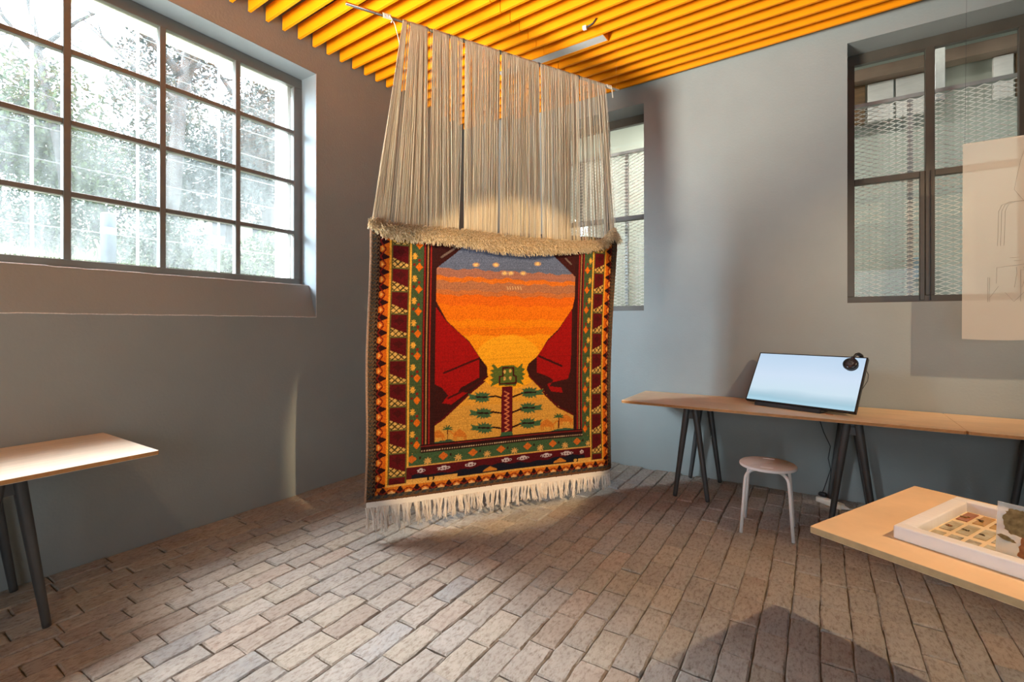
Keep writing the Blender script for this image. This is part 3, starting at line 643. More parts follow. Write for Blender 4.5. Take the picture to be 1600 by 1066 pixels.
# long tables on the right wall
t1 = thing('trestle_table', 'long plywood trestle table along the right wall carrying the monitor', 'table', (0, 0, 0))
MB().prism(rrect(-1.405, 3.895, .7485, 4.585, .018), TZ - TT, TZ).build('tabletop', m_wood, t1)
MB().prism(rrect(-1.4058, 3.8942, .7488, 4.5855, .018), TZ - TT + .0015, TZ - .0015).build('edge_band', m_wood_edge, t1)
trestle(t1, -.855, 3.965, 4.51, TZ - TT); trestle(t1, .19, 3.965, 4.51, TZ - TT)
t2 = thing('trestle_table', 'plywood trestle table butted end to end with the monitor table, below the hanging paper', 'table', (0, 0, 0))
MB().prism(rrect(.7515, 3.895, 2.90, 4.585, .018), TZ - TT, TZ - .001).build('tabletop', m_wood, t2)
MB().prism(rrect(.7512, 3.8942, 2.9008, 4.5855, .018), TZ - TT + .0015, TZ - .0025).build('edge_band', m_wood_edge, t2)
trestle(t2, 1.20, 3.965, 4.51, TZ - TT); trestle(t2, 2.4, 3.965, 4.51, TZ - TT)
# table at the left wall
t3 = thing('trestle_table', 'pale plywood trestle table under the large gridded window, cut by left picture edge', 'table', (-3.2, 0, 0))
MB().prism(rrect(-.372, -1.05, .37, 1.085, .006), TZ - TT, TZ).build('tabletop', M('pale_plywood', (.78, .68, .55), .32, namt=.12, nscale=3, stretch=(14, 1, 6), spec=.5), t3)
MB().prism(rrect(-.3725, -1.0505, .3707, 1.0857, .006), TZ - TT + .0015, TZ - .0015).build('edge_band', m_wood_edge, t3)
def trestle_y(parent, y, x0, x1, z):
    n0 = set(bpy.data.objects)
    e_ = bpy.data.objects.new('tmp', None)
    t = MB().bbox((x0 - .015, y - .022, z - .028), (x1 + .015, y + .022, z - .0005), .004, 1).build('trestle_beam', m_leg, parent)
    bpy.data.objects.remove(e_)
    for xx in (x0, x1):
        MB().add([(xx - .012, y - .03, z - .03), (xx - .012, y + .03, z - .03), (xx - .012, y + .018, z - .085), (xx - .012, y - .018, z - .085), (xx + .012, y - .03, z - .03), (xx + .012, y + .03, z - .03), (xx + .012, y + .018, z - .085), (xx + .012, y - .018, z - .085)],
                 [(3, 2, 1, 0), (4, 5, 6, 7), (1, 5, 4, 0), (2, 6, 5, 1), (3, 7, 6, 2), (0, 4, 7, 3)]).build('gusset', m_leg, t)
        for sg in (-1, 1):
            pt = lambda f_: (xx, y + sg * (.030 + (.125 - .030) * f_), (z - .002) * (1 - f_) + .003 * f_)
            MB().tube([pt(0), pt(.02), pt(.965), pt(.968), pt(1)], [.026, .0265, .0172, .0176, .0168], 14).build('leg', m_leg, t, True)
trestle_y(t3, .575, -.32, .22, TZ - TT); trestle_y(t3, -.6, -.32, .22, TZ - TT)

# near table, turned in the room
ROT = R(-27.2)
t4 = thing('trestle_table', 'near MDF trestle table at lower right holding the white box frame', 'table', (-.024, 1.80, 0), ROT)
MB().prism(rrect(0, 0, 1.9, .752, .004), TZ - TT, TZ).build('tabletop', m_mdf, t4)
MB().prism(rrect(-.0007, -.0007, 1.9007, .7527, .004), TZ - TT + .0012, TZ - .0012).build('edge_band', m_mdf_edge, t4)
trestle(t4, .56, .075, .66, TZ - TT); trestle(t4, 1.45, .075, .66, TZ - TT)

# ------------------------------------------------------------------ stool
st_ = thing('stool', 'small round white metal stool with beige seat in front of the monitor table', 'stool', (-.292, 3.652, 0), R(2))
MB().tube([(0, 0, .425), (0, 0, .427), (0, 0, .436), (0, 0, .446), (0, 0, .450), (0, 0, .449), (0, 0, .4445), (0, 0, .4435)], [.10, .160, .170, .1715, .167, .158, .150, .02], 48).build('seat', m_seat, st_, True)
MB().tube([(0, 0, .430), (0, 0, .434), (0, 0, .441), (0, 0, .4455)], [.1718, .1735, .1735, .1718], 48, False).build('rim', m_white, st_, True)
for sg in (-1, 1):
    MB().bbox((-.038, sg * .122 - .006, .4435), (.038, sg * .122 + .006, .4525), .003, 2).build('grip', m_white, st_)
for sx in (-1, 1):
    for sy in (-1, 1):
        P = [(sx * .150, sy * .146, .004), (sx * .150 * .86, sy * .146 * .86, .33)]
        for a in np.linspace(0, 90, 7):
            q = .126 - .055 * (1 - math.cos(R(a))); P.append((sx * q, sy * q * .973, .36 + .055 * math.sin(R(a))))
        P.append((sx * .03, sy * .03, .4165)); MB().tube(P, .0108, 12).build('leg', m_white, st_, True)

# ------------------------------------------------------------------ monitor, headphones and cables
MW, MH, LEAN = .758, .446, R(34)
mrot = math.atan2(-.261, .7115)
mon = thing('monitor', 'flat black monitor leaning back on the long table, showing pale sea and sky', 'monitor', (-.147, 4.150, TZ), mrot)
def mp_(x, h, dpt):  # point on leaning panel: along, up the panel, behind its face
    return (x, math.sin(LEAN) * h + math.cos(LEAN) * dpt, .034 + math.cos(LEAN) * h - math.sin(LEAN) * dpt)
def mpanel(x0, x1, h0, h1, d0, d1, bev=.003):
    b = MB().bbox((x0, h0, d0), (x1, h1, d1), bev, 1); b.v = [mp_(*p) for p in b.v]; b.f = [f[::-1] for f in b.f]; return b
mpanel(-MW / 2, MW / 2, 0, MH, .004, .030, .004).build('body', m_black, mon)
for a in ((-MW / 2, MW / 2, 0, .011), (-MW / 2, MW / 2, MH - .007, MH), (-MW / 2, -MW / 2 + .007, 0, MH), (MW / 2 - .010, MW / 2, 0, MH)):
    mpanel(a[0], a[1], a[2], a[3], 0, .006, .001).build('bezel', m_black, mon)
m_scr = bpy.data.materials.new('screen_picture'); m_scr.use_nodes = True; nt = m_scr.node_tree; b = nt.nodes['Principled BSDF']; L = nt.links.new
tc = nt.nodes.new('ShaderNodeTexCoord'); sp = nt.nodes.new('ShaderNodeSeparateXYZ'); L(tc.outputs['Generated'], sp.inputs[0])
nz = nt.nodes.new('ShaderNodeTexNoise'); nz.inputs['Scale'].default_value = 3; nz.inputs['Detail'].default_value = 2; L(tc.outputs['Generated'], nz.inputs[0])
ma = nt.nodes.new('ShaderNodeMath'); ma.operation = 'MULTIPLY_ADD'; L(nz.outputs[0], ma.inputs[0]); ma.inputs[1].default_value = .10; L(sp.outputs['Z'], ma.inputs[2])
rm = nt.nodes.new('ShaderNodeValToRGB'); L(ma.outputs[0], rm.inputs[0]); els = rm.color_ramp.elements
els[0].position = .02; els[0].color = (*lin((178, 222, 240)), 1); els[1].position = 1; els[1].color = (*lin((190, 216, 240)), 1)
for p_, c in ((.14, (160, 200, 218)), (.22, (176, 208, 224)), (.32, (204, 228, 242)), (.6, (206, 226, 246))):
    e2 = els.new(p_); e2.color = (*lin(c), 1)
b.inputs['Base Color'].default_value = (.02, .02, .02, 1); b.inputs['Roughness'].default_value = .25
L(rm.outputs[0], b.inputs['Emission Color']); b.inputs['Emission Strength'].default_value = .92
mpanel(-MW / 2 + .006, MW / 2 - .009, .009, MH - .006, .002, .0065, .0003).build('screen', m_scr, mon)
b_ = MB().bbox((-.30, -.012, .0), (.17, .13, .012), .003, 1); b_.bbox((-.30, -.014, .0), (.17, .012, .032), .003, 1); b_.build('stand_base', m_black, mon)
for xx in (-.2, .08):
    MB().tube([(xx, .12, .01), mp_(xx, .22, .026)], .009, 8).build('stand_strut', m_black, mon)
MB().bbox((.20, -.006, .0), (.245, .004, .005), .001, 1).build('copper_clip', M('copper', (.7, .32, .16), .3, metal=1), mon)
hp = thing('headphones', 'black headphones hooked over the top right corner of the monitor', 'headphones', (-.147, 4.150, TZ), mrot)
hx = .295
def hpd(x, h, d): return Vector(mp_(x, h, d))
nrm = (hpd(0, 0, -1) - hpd(0, 0, 0)).normalized()
def earcup(x, h, d0, sg):
    c0 = hpd(x, h, d0); ax = nrm * sg
    cu = MB().tube([c0 + ax * t for t in (0, .002, .012, .024, .032, .0335)], [.030, .043, .049, .047, .038, .022], 28).build('earcup', m_blackg, hp, True)
    MB().tube([c0 + ax * t for t in (.033, .036, .0365)], [.026, .025, .004], 24).build('earcup_disc', M('cup_disc', (.045, .04, .042), .5), cu, True)
    MB().tube([c0 - ax * t for t in (-.001, .003, .011, .014)], [.036, .045, .043, .030], 24).build('cushion', m_black, cu, True)
earcup(hx, MH - .082, -.020, 1); earcup(hx + .015, MH - .075, .055, -1)
P = [hpd(hx + .004, MH - .048, -.040), hpd(hx + .012, MH - .030, -.046), hpd(hx + .022, MH - .004, -.040), hpd(hx + .030, MH + .012, -.020), hpd(hx + .036, MH + .018, .010), hpd(hx + .034, MH + .012, .045), hpd(hx + .026, MH - .01, .075), hpd(hx + .018, MH - .045, .085)]
MB().tube(P, [.005, .006, .010, .013, .014, .013, .009, .005], 10).build('headband', m_black, hp, True)
MB().bbox((-.012, -.006, -.012), (.012, .006, .012), .003, 1).build('hinge', m_black, hp).location = hpd(hx + .010, MH - .036, -.044)
P = [hpd(MW / 2 - .02, MH - .06, .05), hpd(MW / 2 + .012, MH - .12, .04), hpd(MW / 2 + .016, MH - .17, .035), hpd(MW / 2 + .002, MH - .21, .04), hpd(MW / 2 - .02, MH - .25, .06)]
MB().tube(P, .0022, 6).build('cable', m_black, hp, True)
cb = MB().tube([(.02, 4.50, .80), (.02, 4.592, .74), (-.01, 4.594, .66), (.03, 4.59, .52), (.075, 4.55, .42), (.06, 4.52, .33), (.075, 4.50, .25), (.05, 4.49, .16), (.03, 4.485, .09), (.02, 4.47, .066)], .0035, 6)
tag(cb.build('power_cable', m_black, None, True), 'thin black cable dropping behind the monitor table to the floor socket', 'cable')
ad = thing('power_adapter', 'small black plug block standing on the white power strip', 'adapter', (.02, 4.44, 0))
MB().tube([(-.02, .012, .060), (-.012, .006, .062), (.022, -.012, .066), (.028, -.015, .066)], [.012, .019, .019, .013], 12).build('plug_body', m_black, ad, True)
ps = thing('power_strip', 'white power strip lying on the bricks under the monitor table', 'power strip', (.07, 4.40, 0), R(-38))
MB().bbox((-.10, -.028, 0), (.10, .028, .042), .009, 3).build('housing', M('cream_plastic', (.72, .66, .55), .4), ps, True)
for k in (-.05, 0, .05): MB().tube([(k, 0, .041), (k, 0, .0432), (k, 0, .0434)], [.018, .017, .005], 16).build('socket', m_cable, ps, True)
MB().tube([(.098, 0, .022), (.125, .004, .022), (.145, .008, .02)], [.02, .012, .005], 12).build('cable_boot', m_cable, ps, True)
MB().tube([(.14, .008, .02), (.19, .05, .03), (.25, .12, .035), (.33, .18, .018), (.5, .26, .006), (.8, .36, .006)], .0042, 8).build('cable', m_cable, ps, True)

# ------------------------------------------------------------------ box frame with specimens on the near table
cR, sR = math.cos(ROT), math.sin(ROT)
def t4w(u_, v_): return (-.024 + cR * u_ - sR * v_, 1.80 + sR * u_ + cR * v_)
fo = (.187 + .024, 1.833 - 1.80); FU, FV = fo[0] * cR + fo[1] * sR, -fo[0] * sR + fo[1] * cR
FL, FW, FH, BD = .72, .478, .040, .041
fx, fy = t4w(FU, FV)
bf = thing('box_frame', 'shallow white wooden box frame with rows of small specimen cards on the near table', 'frame', (fx, fy, TZ), ROT)
for a, c in (((0, 0, 0), (FL, BD, FH)), ((0, FW - BD, 0), (FL, FW, FH)), ((0, BD - .002, 0), (BD, FW - BD + .002, FH)), ((FL - BD, BD - .002, 0), (FL, FW - BD + .002, FH))):
    MB().bbox(a, c, .005, 3).build('frame_side', m_wframe, bf, True)
MB().box((BD - .003, BD - .003, .001), (FL - BD + .003, FW - BD + .003, .008)).build('backing', M('cream_backing', (.80, .62, .38), .6, namt=.06), bf)
def card_mat(name, base, stain, sc, thr):
    return M(name, base, .25, namt=0, nscale=sc, col2=stain)
cards = [M('card_%d' % i, a, .22, nscale=s_, col2=b_) for i, (a, b_, s_) in enumerate((((.60, .54, .36), (.20, .13, .05), 38), ((.42, .22, .05), (.50, .28, .06), 24), ((.40, .14, .05), (.28, .09, .04), 22), ((.58, .53, .38), (.34, .24, .09), 30), ((.62, .55, .40), (.16, .11, .05), 46)))]
m_spec = [M('specimen_%d' % i, c, .8, namt=.35, nscale=60, bump=.4) for i, c in enumerate(((.10, .07, .03), (.26, .11, .03), (.30, .20, .07)))]
iw, ih = FL - 2 * BD, FW - 2 * BD; nc = 16; cw = iw / nc
for r_ in range(3):
    for k in range(nc):
        x0 = BD + .006 + k * cw; y0 = BD + .014 + r_ * ih / 3; w_ = cw - .011; h_ = ih / 3 - .030
        mt_ = cards[random.choice([1, 2, 1])] if r_ == 2 else cards[random.choice([0, 3, 4, 3])]
        cdp = MB().bbox((x0, y0, .008), (x0 + w_, y0 + h_, .0105), .0006, 1).build('specimen_card', mt_, bf)
        # pressed specimen on the card
        mb = MB(); cx_, cy_ = x0 + w_ / 2, y0 + h_ / 2
        for q in range(random.randint(5, 9)):
            a = random.uniform(0, 6.28); l_ = random.uniform(.3, 1) * min(w_, h_) * .42
            p0 = (cx_ + random.uniform(-.008, .008), cy_ - h_ * .12 + random.uniform(-.004, .006), .0112); mb.tube([p0, (p0[0] + l_ * .5 * math.cos(a), p0[1] + l_ * .35 * math.sin(a), .0125), (p0[0] + l_ * math.cos(a + .4), p0[1] + l_ * .6 * math.sin(a + .4), .0114)], [random.uniform(.001, .0032), .0018, .0006], 5)
        mb.build('specimen', random.choice(m_spec), cdp, True)
# clear plates with a pressed-earth tree picture, leaning in the frame
def plate_mat(name, tint):
    m = bpy.data.materials.new(name); m.use_nodes = True; nt = m.node_tree; L = nt.links.new; b = nt.nodes['Principled BSDF']; out = nt.nodes['Material Output']
    b.inputs['Base Color'].default_value = (*tint, 1); b.inputs['Roughness'].default_value = .15
    tr = nt.nodes.new('ShaderNodeBsdfTransparent'); mx = nt.nodes.new('ShaderNodeMixShader'); mx.inputs[0].default_value = .38
    L(tr.outputs[0], mx.inputs[1]); L(b.outputs[0], mx.inputs[2]); L(mx.outputs[0], out.inputs[0]); return m
m_plate = plate_mat('frosted_plate', (.82, .80, .74))
m_soil = M('pressed_soil', (.14, .085, .025), .95, nscale=70, col2=(.30, .20, .08), bump=.6)
m_rust = M('rust_pigment', (.26, .075, .02), .95, nscale=60, col2=(.42, .16, .05), bump=.5)
pu, pv = FU + .192, FV + .122
px_, py_ = t4w(pu, pv)
pl = thing('picture_plate', 'clear plate with an earth coloured tree picture, propped upright in the white frame', 'plate', (px_, py_, TZ + .0105), ROT)
TLp = R(8)
def pp(x, z, d=0): return (x, z * math.sin(TLp) + d * math.cos(TLp), z * math.cos(TLp) - d * math.sin(TLp))
b_ = MB().bbox((0, 0, 0), (.21, .004, .138), .0008, 1); b_.v = [pp(x, z, y) for x, y, z in b_.v]; b_.build('plate', m_plate, pl)
def blob(pts, mat, name, sub=.004):
    mb = MB(); n = len(pts); P = [pp(x + random.uniform(-.0015, .0015), z + random.uniform(-.0015, .0015), -.0002) for x, z in pts] + [pp(x, z, -.0016) for x, z in pts]
    mb.add(P, [tuple(range(n)), tuple(range(2 * n - 1, n - 1, -1))] + [(i, n + i, n + (i + 1) % n, (i + 1) % n) for i in range(n)]); return mb.build(name, mat, pl)
def ragged(pts, k=5, amp=.003):
    out = []
    for i, (x0, z0) in enumerate(pts):
        x1, z1 = pts[(i + 1) % len(pts)]
        for j in range(k): t = j / k; out.append((x0 + (x1 - x0) * t + random.uniform(-amp, amp), z0 + (z1 - z0) * t + random.uniform(-amp, amp)))
    return out
blob(ragged([(.018, .066), (.014, .09), (.018, .115), (.035, .128), (.06, .122), (.085, .126), (.12, .118), (.15, .112), (.165, .09), (.15, .065), (.10, .058), (.06, .055), (.035, .058)]), m_soil, 'tree_crown')
blob(ragged([(.045, .006), (.047, .03), (.052, .055), (.068, .058), (.078, .05), (.076, .03), (.082, .004), (.06, .001)], 4, .0025), m_rust, 'tree_trunk')
blob(ragged([(.002, .046), (.012, .052), (.03, .045), (.04, .038), (.03, .036), (.012, .040)], 3, .0015), m_soil, 'tree_branch')
blob(ragged([(.085, .045), (.11, .052), (.14, .036), (.13, .028), (.10, .034)], 3, .0015), m_soil, 'tree_branch')
px2, py2 = t4w(FU + .30, FV + .30)
p2 = thing('picture_plate', 'narrow green tinted plate standing behind the tree picture plate', 'plate', (px2, py2, TZ + .0105), ROT)
MB().bbox((-.046, 0, 0), (.16, .004, .125), .0008, 1).build('plate', m_green, p2)

# ------------------------------------------------------------------ hanging translucent paper
hs = thing('hanging_paper', 'translucent peach paper sheet with faint line drawing hanging before the right window', 'paper', (.80, 4.27, 1.29))
m_paper = bpy.data.materials.new('tracing_paper'); m_paper.use_nodes = True; nt = m_paper.node_tree; L = nt.links.new; b = nt.nodes['Principled BSDF']; out = nt.nodes['Material Output']
b.inputs['Base Color'].default_value = (.90, .82, .72, 1); b.inputs['Roughness'].default_value = .7
tl = nt.nodes.new('ShaderNodeBsdfTranslucent'); tl.inputs[0].default_value = (.90, .82, .72, 1); tr = nt.nodes.new('ShaderNodeBsdfTransparent')
m1 = nt.nodes.new('ShaderNodeMixShader'); m1.inputs[0].default_value = .4; L(b.outputs[0], m1.inputs[1]); L(tl.outputs[0], m1.inputs[2])
m2 = nt.nodes.new('ShaderNodeMixShader'); m2.inputs[0].default_value = .57; L(tr.outputs[0], m2.inputs[1]); L(m1.outputs[0], m2.inputs[2]); L(m2.outputs[0], out.inputs[0])
nx, nz_ = 30, 40; V = []; F = []
def pz(x, z): return .006 * math.sin(x * 6 + z * 1.5) + .004 * math.sin(x * 13) * (1 - z / 1.28)
for j in range(nz_ + 1):
    for i in range(nx + 1):
        x_ = .92 * i / nx; z_ = 1.285 * j / nz_ - (.006 * math.sin(x_ * 9) if j == 0 else 0); V.append((x_ - .012 * (1 - j / nz_) * (1 if i == 0 else 0) * .5, pz(x_, z_), z_))
for j in range(nz_):
    for i in range(nx): a = j * (nx + 1) + i; F.append((a, a + 1, a + nx + 2, a + nx + 1))
MB().add(V, F).build('sheet', m_paper, hs, True)
m_pencil = M('pencil_line', (.22, .17, .13), .9)
mb = MB()
def pline(pts, r_=.0007): mb.tube([(x_, pz(x_, z_) - .0012, z_) for x_, z_ in pts], r_, 3, False)
for dx in (0, .014, .030): pline([(.165 + dx, .60), (.168 + dx, .70), (.170 + dx, .82), (.185 + dx, .86), (.22 + dx, .875), (.5, .87)])
pline([(.12, .24), (.12, .40)]); pline([(.128, .24), (.128, .40)]); pline([(.13, .27), (.17, .34)]); pline([(.16, .36), (.162, .46), (.28, .475), (.9, .47)])
pline([(.20, .30), (.24, .24), (.30, .32)]); pline([(.27, .24), (.27, .44), (.34, .44), (.34, .25)]); pline([(.30, 1.25), (.27, 1.14), (.25, 1.02), (.24, .95), (.29, .86), (.31, .78)])
for a in range(7): pline([(.25 + .03 * a, .46), (.26 + .03 * a + random.uniform(-.01, .01), .42), (.25 + .03 * a + random.uniform(-.015, .015), .33)])
pline([(.22, .52), (.9, .52)]); pline([(.24, .50), (.9, .50)])
mb.build('drawing', m_pencil, hs, label='faint pencil drawing lines')
MB().tube([(.004, .008, 1.283), (.916, .008, 1.283)], .003, 6).build('top_batten', M('clear_batten', (.8, .72, .62), .4), hs)
for x_ in (.01, .91): MB().tube([(x_, .008, 1.283), (x_ + .012, .0, 2.83)], .0009, 4).build('wire', m_leg, hs)

# ------------------------------------------------------------------ ceiling fittings
cl = thing('ceiling_light', 'long switched off ceiling light with grey diffuser set between yellow slats', 'light', (-2.5, 3.69, SZ), R(-1.2))
b_ = MB(); b_.add([(0, -.052, -.006), (1.05, -.052, -.006), (1.05, -.03, .085), (0, -.03, .085)], [(0, 1, 2, 3)]); b_.box((0, -.056, -.006), (1.05, -.050, .085)); b_.box((0, .050, -.006), (1.05, .056, .085)); b_.box((0, -.056, .08), (1.05, .056, .09)); b_.box((1.045, -.056, -.006), (1.05, .056, .085))
b_.build('housing', m_slat, cl)
MB().bbox((.004, -.048, -.004), (1.044, .048, .01), .002, 1).build('diffuser', M('grey_diffuser', (.62, .62, .60), .5), cl)
sk = thing('track_adapter', 'small white cable adapter hanging below a yellow slat near the ceiling light', 'adapter', (-1.53, 3.44, SZ - .03))
MB().bbox((-.018, -.012, -.004), (.012, .012, .026), .003, 1).build('block', m_white, sk); MB().tube([(.01, 0, .012), (.06, .01, .03), (.09, .01, .06)], .006, 6).build('lead', m_leg, sk, True)

# ------------------------------------------------------------------ passage behind the right wall
m_pas = M('passage_plaster', (.42, .45, .38), .8, namt=.05, nscale=2)
MB().box((-3.95, 6.6, -.15), (6, 6.8, 5.0)).build('wall_passage', m_pas, kind='structure')
MB().box((-3.95, YO, -.15), (6, 6.6, 0)).build('floor_passage', m_pas, kind='structure')
MB().box((-3.95, YO, 4.75), (6, 6.8, 4.9)).build('ceiling_passage', M('passage_ceiling', (.30, .28, .25), .8), kind='structure')
MB().box((-4.1, YO, -.15), (-3.95, 6.8, 5.0)).build('wall_passage_end', m_pas, kind='structure'); MB().box((6, YO, -.15), (6.2, 6.8, 5.0)).build('wall_passage_far', m_pas, kind='structure')
MB().box((-3.95, YO - .05, 4.28), (6, YO + .02, 4.9)).build('trim_1', m_pas, kind='structure')
scr = thing('metal_mesh_screen', 'white expanded metal mesh screen standing behind the right wall windows', 'screen', (0, 5.15, 0))
m_mesh = M('mesh_metal', (.88, .87, .80), .5)
mb = MB(); dw, dh = .045, .0185; hh = .0030
X0m, X1m, Z0m, Z1m = -3.1, 2.6, 1.1, 3.27
ni, nj = int((X1m - X0m) / dw), int((Z1m - Z0m) / dh)
for i in range(ni):
    xw0 = X0m + i * dw
    if -1.05 < xw0 < -.05: continue      # never seen: solid wall between the windows
    for j in range(nj):
        if (i + j) % 2: 
            p, q_ = (xw0, Z0m + (j + 1) * dh), (xw0 + dw, Z0m + j * dh)
        else:
            p, q_ = (xw0, Z0m + j * dh), (xw0 + dw, Z0m + (j + 1) * dh)
        mb.add([(p[0], -.004, p[1] - hh), (q_[0], -.004, q_[1] - hh), (q_[0], -.004, q_[1] + hh), (p[0], -.004, p[1] + hh), (p[0], .006, p[1] - hh * .2), (q_[0], .006, q_[1] - hh * .2), (q_[0], .006, q_[1] + hh * 1.6), (p[0], .006, p[1] + hh * 1.6)],
               [(0, 1, 2, 3), (3, 2, 6, 7), (0, 4, 5, 1), (7, 6, 5, 4)])
mb.build('mesh', m_mesh, scr, kind='stuff')
m_galv = M('galvanised', (.36, .37, .36), .4, metal=.5, namt=.2)
MB().box((X0m, -.01, Z1m), (X1m, .035, Z1m + .03)).build('top_rail', m_galv, scr)
for x_ in (-2.35, -1.80, .64, 1.62): MB().bbox((x_ - .018, .012, 0), (x_ + .018, .05, Z1m), .002, 1).build('post', m_galv, scr)
m_brown = M('brown_board', (.13, .075, .03), .7, namt=.4, nscale=5, stretch=(1, 1, 8)); m_pinkb = M('brown_beam', (.24, .17, .12), .7, namt=.15); m_panel = M('pale_panel', (.62, .60, .55), .6, namt=.12, nscale=4, stretch=(1, 1, 5))
bm_ = thing('ceiling_beam', 'brown timber beam high up behind the mesh in the right window', 'beam', (0, 6.3, 3.98))
MB().bbox((-.8, 0, 0), (4.2, .16, .12), .004, 1).build('beam', m_pinkb, bm_)
def board(x0, x1, mat, name, label, cat, z0=3.56, z1=3.97, y=6.42):
    o = MB().bbox((0, 0, 0), (x1 - x0, .05, z1 - z0), .004, 1).build(name, mat); o.location = (x0, y, z0); return tag(o, label, cat)
board(.10, .42, m_brown, 'wall_board', 'dark brown board high behind mesh, leftmost in the right window', 'board')
board(.44, .66, m_panel, 'wall_panel', 'pale panel high behind mesh, next to the leftmost brown board', 'panel')
board(.68, .98, m_panel, 'wall_panel', 'wide pale panel high behind mesh, left of the window mullion', 'panel')
board(1.42, 1.56, m_panel, 'wall_panel', 'pale panel high behind mesh, just right of the window mullion', 'panel')
board(1.58, 1.80, m_brown, 'wall_board', 'dark brown board high behind mesh, right of the window mullion', 'board')
board(1.88, 2.16, m_panel, 'wall_panel', 'pale panel high behind mesh, in the middle of the right upper pane', 'panel')
board(2.20, 2.56, M('tan_board', (.36, .28, .17), .7, namt=.2), 'wall_board', 'tan board high behind mesh, toward the right end of the window', 'board')
board(2.60, 3.3, m_panel, 'wall_panel', 'pale panel high behind mesh at the right end of the window', 'panel')
o = MB().bbox((0, 0, 0), (.10, .05, 1.33), .003, 1).build('duct_strap', M('blue_galvanised', (.38, .44, .46), .4, metal=.3)); o.location = (1.42, 5.7, 3.42); tag(o, 'blue grey metal strap hanging high behind mesh in right window', 'strap')
o = MB().bbox((0, 0, 0), (.07, .05, 1.35), .003, 1).build('duct_strap', m_galv); o.location = (.88, 5.7, 3.40); tag(o, 'short galvanised strap high behind mesh in left upper pane', 'strap')
wb = thing('wall_box', 'small blue grey box fixed behind the mesh at the window mullion', 'box', (.85, 6.56, 1.86))
MB().bbox((-.07, -.08, 0), (.07, .04, .22), .006, 1).build('casing', M('bluegrey_box', (.22, .29, .32), .5), wb)

# ------------------------------------------------------------------ outside the left window
m_grass = M('grass_bank', (.045, .06, .02), .95, nscale=3, col2=(.09, .075, .035), bump=.5)
gx = np.linspace(-4.01, -34, 40); gy = np.linspace(-14, 34, 50); V = []; F = []
def gz(X, Y): d_ = -4.0 - X; return 1.45 + .16 * d_ + .004 * d_ * d_ * .3 + .10 * math.sin(Y * .7 + X * .5) * min(1, d_ / 3) + .05 * math.sin(Y * 2.1 - X) * min(1, d_ / 3)
for X in gx:
    for Y in gy: V.append((X, Y, gz(X, Y)))
ng = len(gy)
for i in range(len(gx) - 1):
    for j in range(ng - 1): a = i * ng + j; F.append((a, a + ng, a + ng + 1, a + 1))
MB().add(V, F).build('ground', m_grass, None, True, kind='structure')
mb = MB()
for i in range(9000):
    X = -4.4 - abs(random.gauss(0, 5)); Y = random.uniform(.5, 5) + (-4 - X) * random.uniform(-.1, .75); z = gz(X, Y); h = random.uniform(.05, .22); a = random.uniform(0, 6.28)
    mb.add([(X - .012 * math.cos(a), Y - .012 * math.sin(a), z - .01), (X + .012 * math.cos(a), Y + .012 * math.sin(a), z - .01), (X + random.uniform(-.06, .06), Y + random.uniform(-.06, .06), z + h)], [(0, 1, 2)])
tag(mb.build('grass', M('grass_blades', (.05, .08, .02), .8, namt=.4, nscale=1.2)), 'green grass on the bank outside the left window', 'grass', kind='stuff')
LEAFM = [M('leaf_green', (.028, .045, .02), .7, namt=.4, nscale=2), M('leaf_light', (.05, .075, .02), .7, namt=.4, nscale=2), M('leaf_dark', (.016, .028, .02), .7, namt=.4, nscale=2)]
m_bark = M('bark', (.05, .045, .04), .9, namt=.3)
def leaves(mb, c, r_, n, size):
    for i in range(n):
        d_ = Vector((random.gauss(0, 1), random.gauss(0, 1), random.gauss(0, 1))).normalized() * random.random() ** .4
        p = Vector(c) + Vector((d_.x * r_[0], d_.y * r_[1], d_.z * r_[2])); a = Vector((random.gauss(0, 1), random.gauss(0, 1), random.gauss(0, 1))).normalized(); b2 = a.orthogonal().normalized(); s_ = size * random.uniform(.6, 1.4)
        mb.add([p - a * s_, p + b2 * s_ * .45, p + a * s_, p - b2 * s_ * .45], [(0, 1, 2, 3)])
def tree(name, label, X, Y, h, tr_, crown, mat, nl, size=.10, lean=(0, 0), bare=False):
    t = thing(name, label, 'tree', (X, Y, gz(X, Y)), 0, 'trees outside the left window')
    top = Vector((lean[0], lean[1], h)); mb = MB(); br = []
    P = [Vector((0, 0, -.1)), top * .3 + Vector((.05, .03, 0)), top * .6, top]; mb.tube(P, [tr_, tr_ * .8, tr_ * .6, tr_ * .2], 8)
    for k in range(9 if bare else 6):
        f_ = random.uniform(.35, .95); p0 = top * f_; a = random.uniform(0, 6.28); l_ = random.uniform(.5, 1.0) * h * .42
        p1 = p0 + Vector((math.cos(a) * l_ * .5, math.sin(a) * l_ * .5, l_ * .35)); p2 = p1 + Vector((math.cos(a + .5) * l_ * .5, math.sin(a + .5) * l_ * .5, l_ * .45)); mb.tube([p0, p1, p2], [tr_ * .45, tr_ * .28, tr_ * .08], 6)
        for q in range(4): p3 = p1 + (p2 - p1) * random.random(); mb.tube([p3, p3 + Vector((random.gauss(0, .4), random.gauss(0, .4), random.uniform(.1, .6))) * (h / 5)], [tr_ * .12, tr_ * .03], 4)
        br.append(p2)
    mb.build('trunk', m_bark, t, True)
    mb = MB()
    if crown: 
        for k in range(7): leaves(mb, top + Vector((random.gauss(0, crown[0] * .45), random.gauss(0, crown[1] * .45), random.gauss(-crown[2] * .3, crown[2] * .4))), [c * .55 for c in crown], nl // 7, size)
    for p in br: leaves(mb, p, (.5, .5, .4), nl // 40, size * .8)
    mb.build('foliage', mat, t); return t
tree('tree', 'forked bare limbed tree seen against the sky through upper window panes', -11.5, 4.45, 5.4, .20, None, LEAFM[1], 2600, .035, (.2, .5), True)
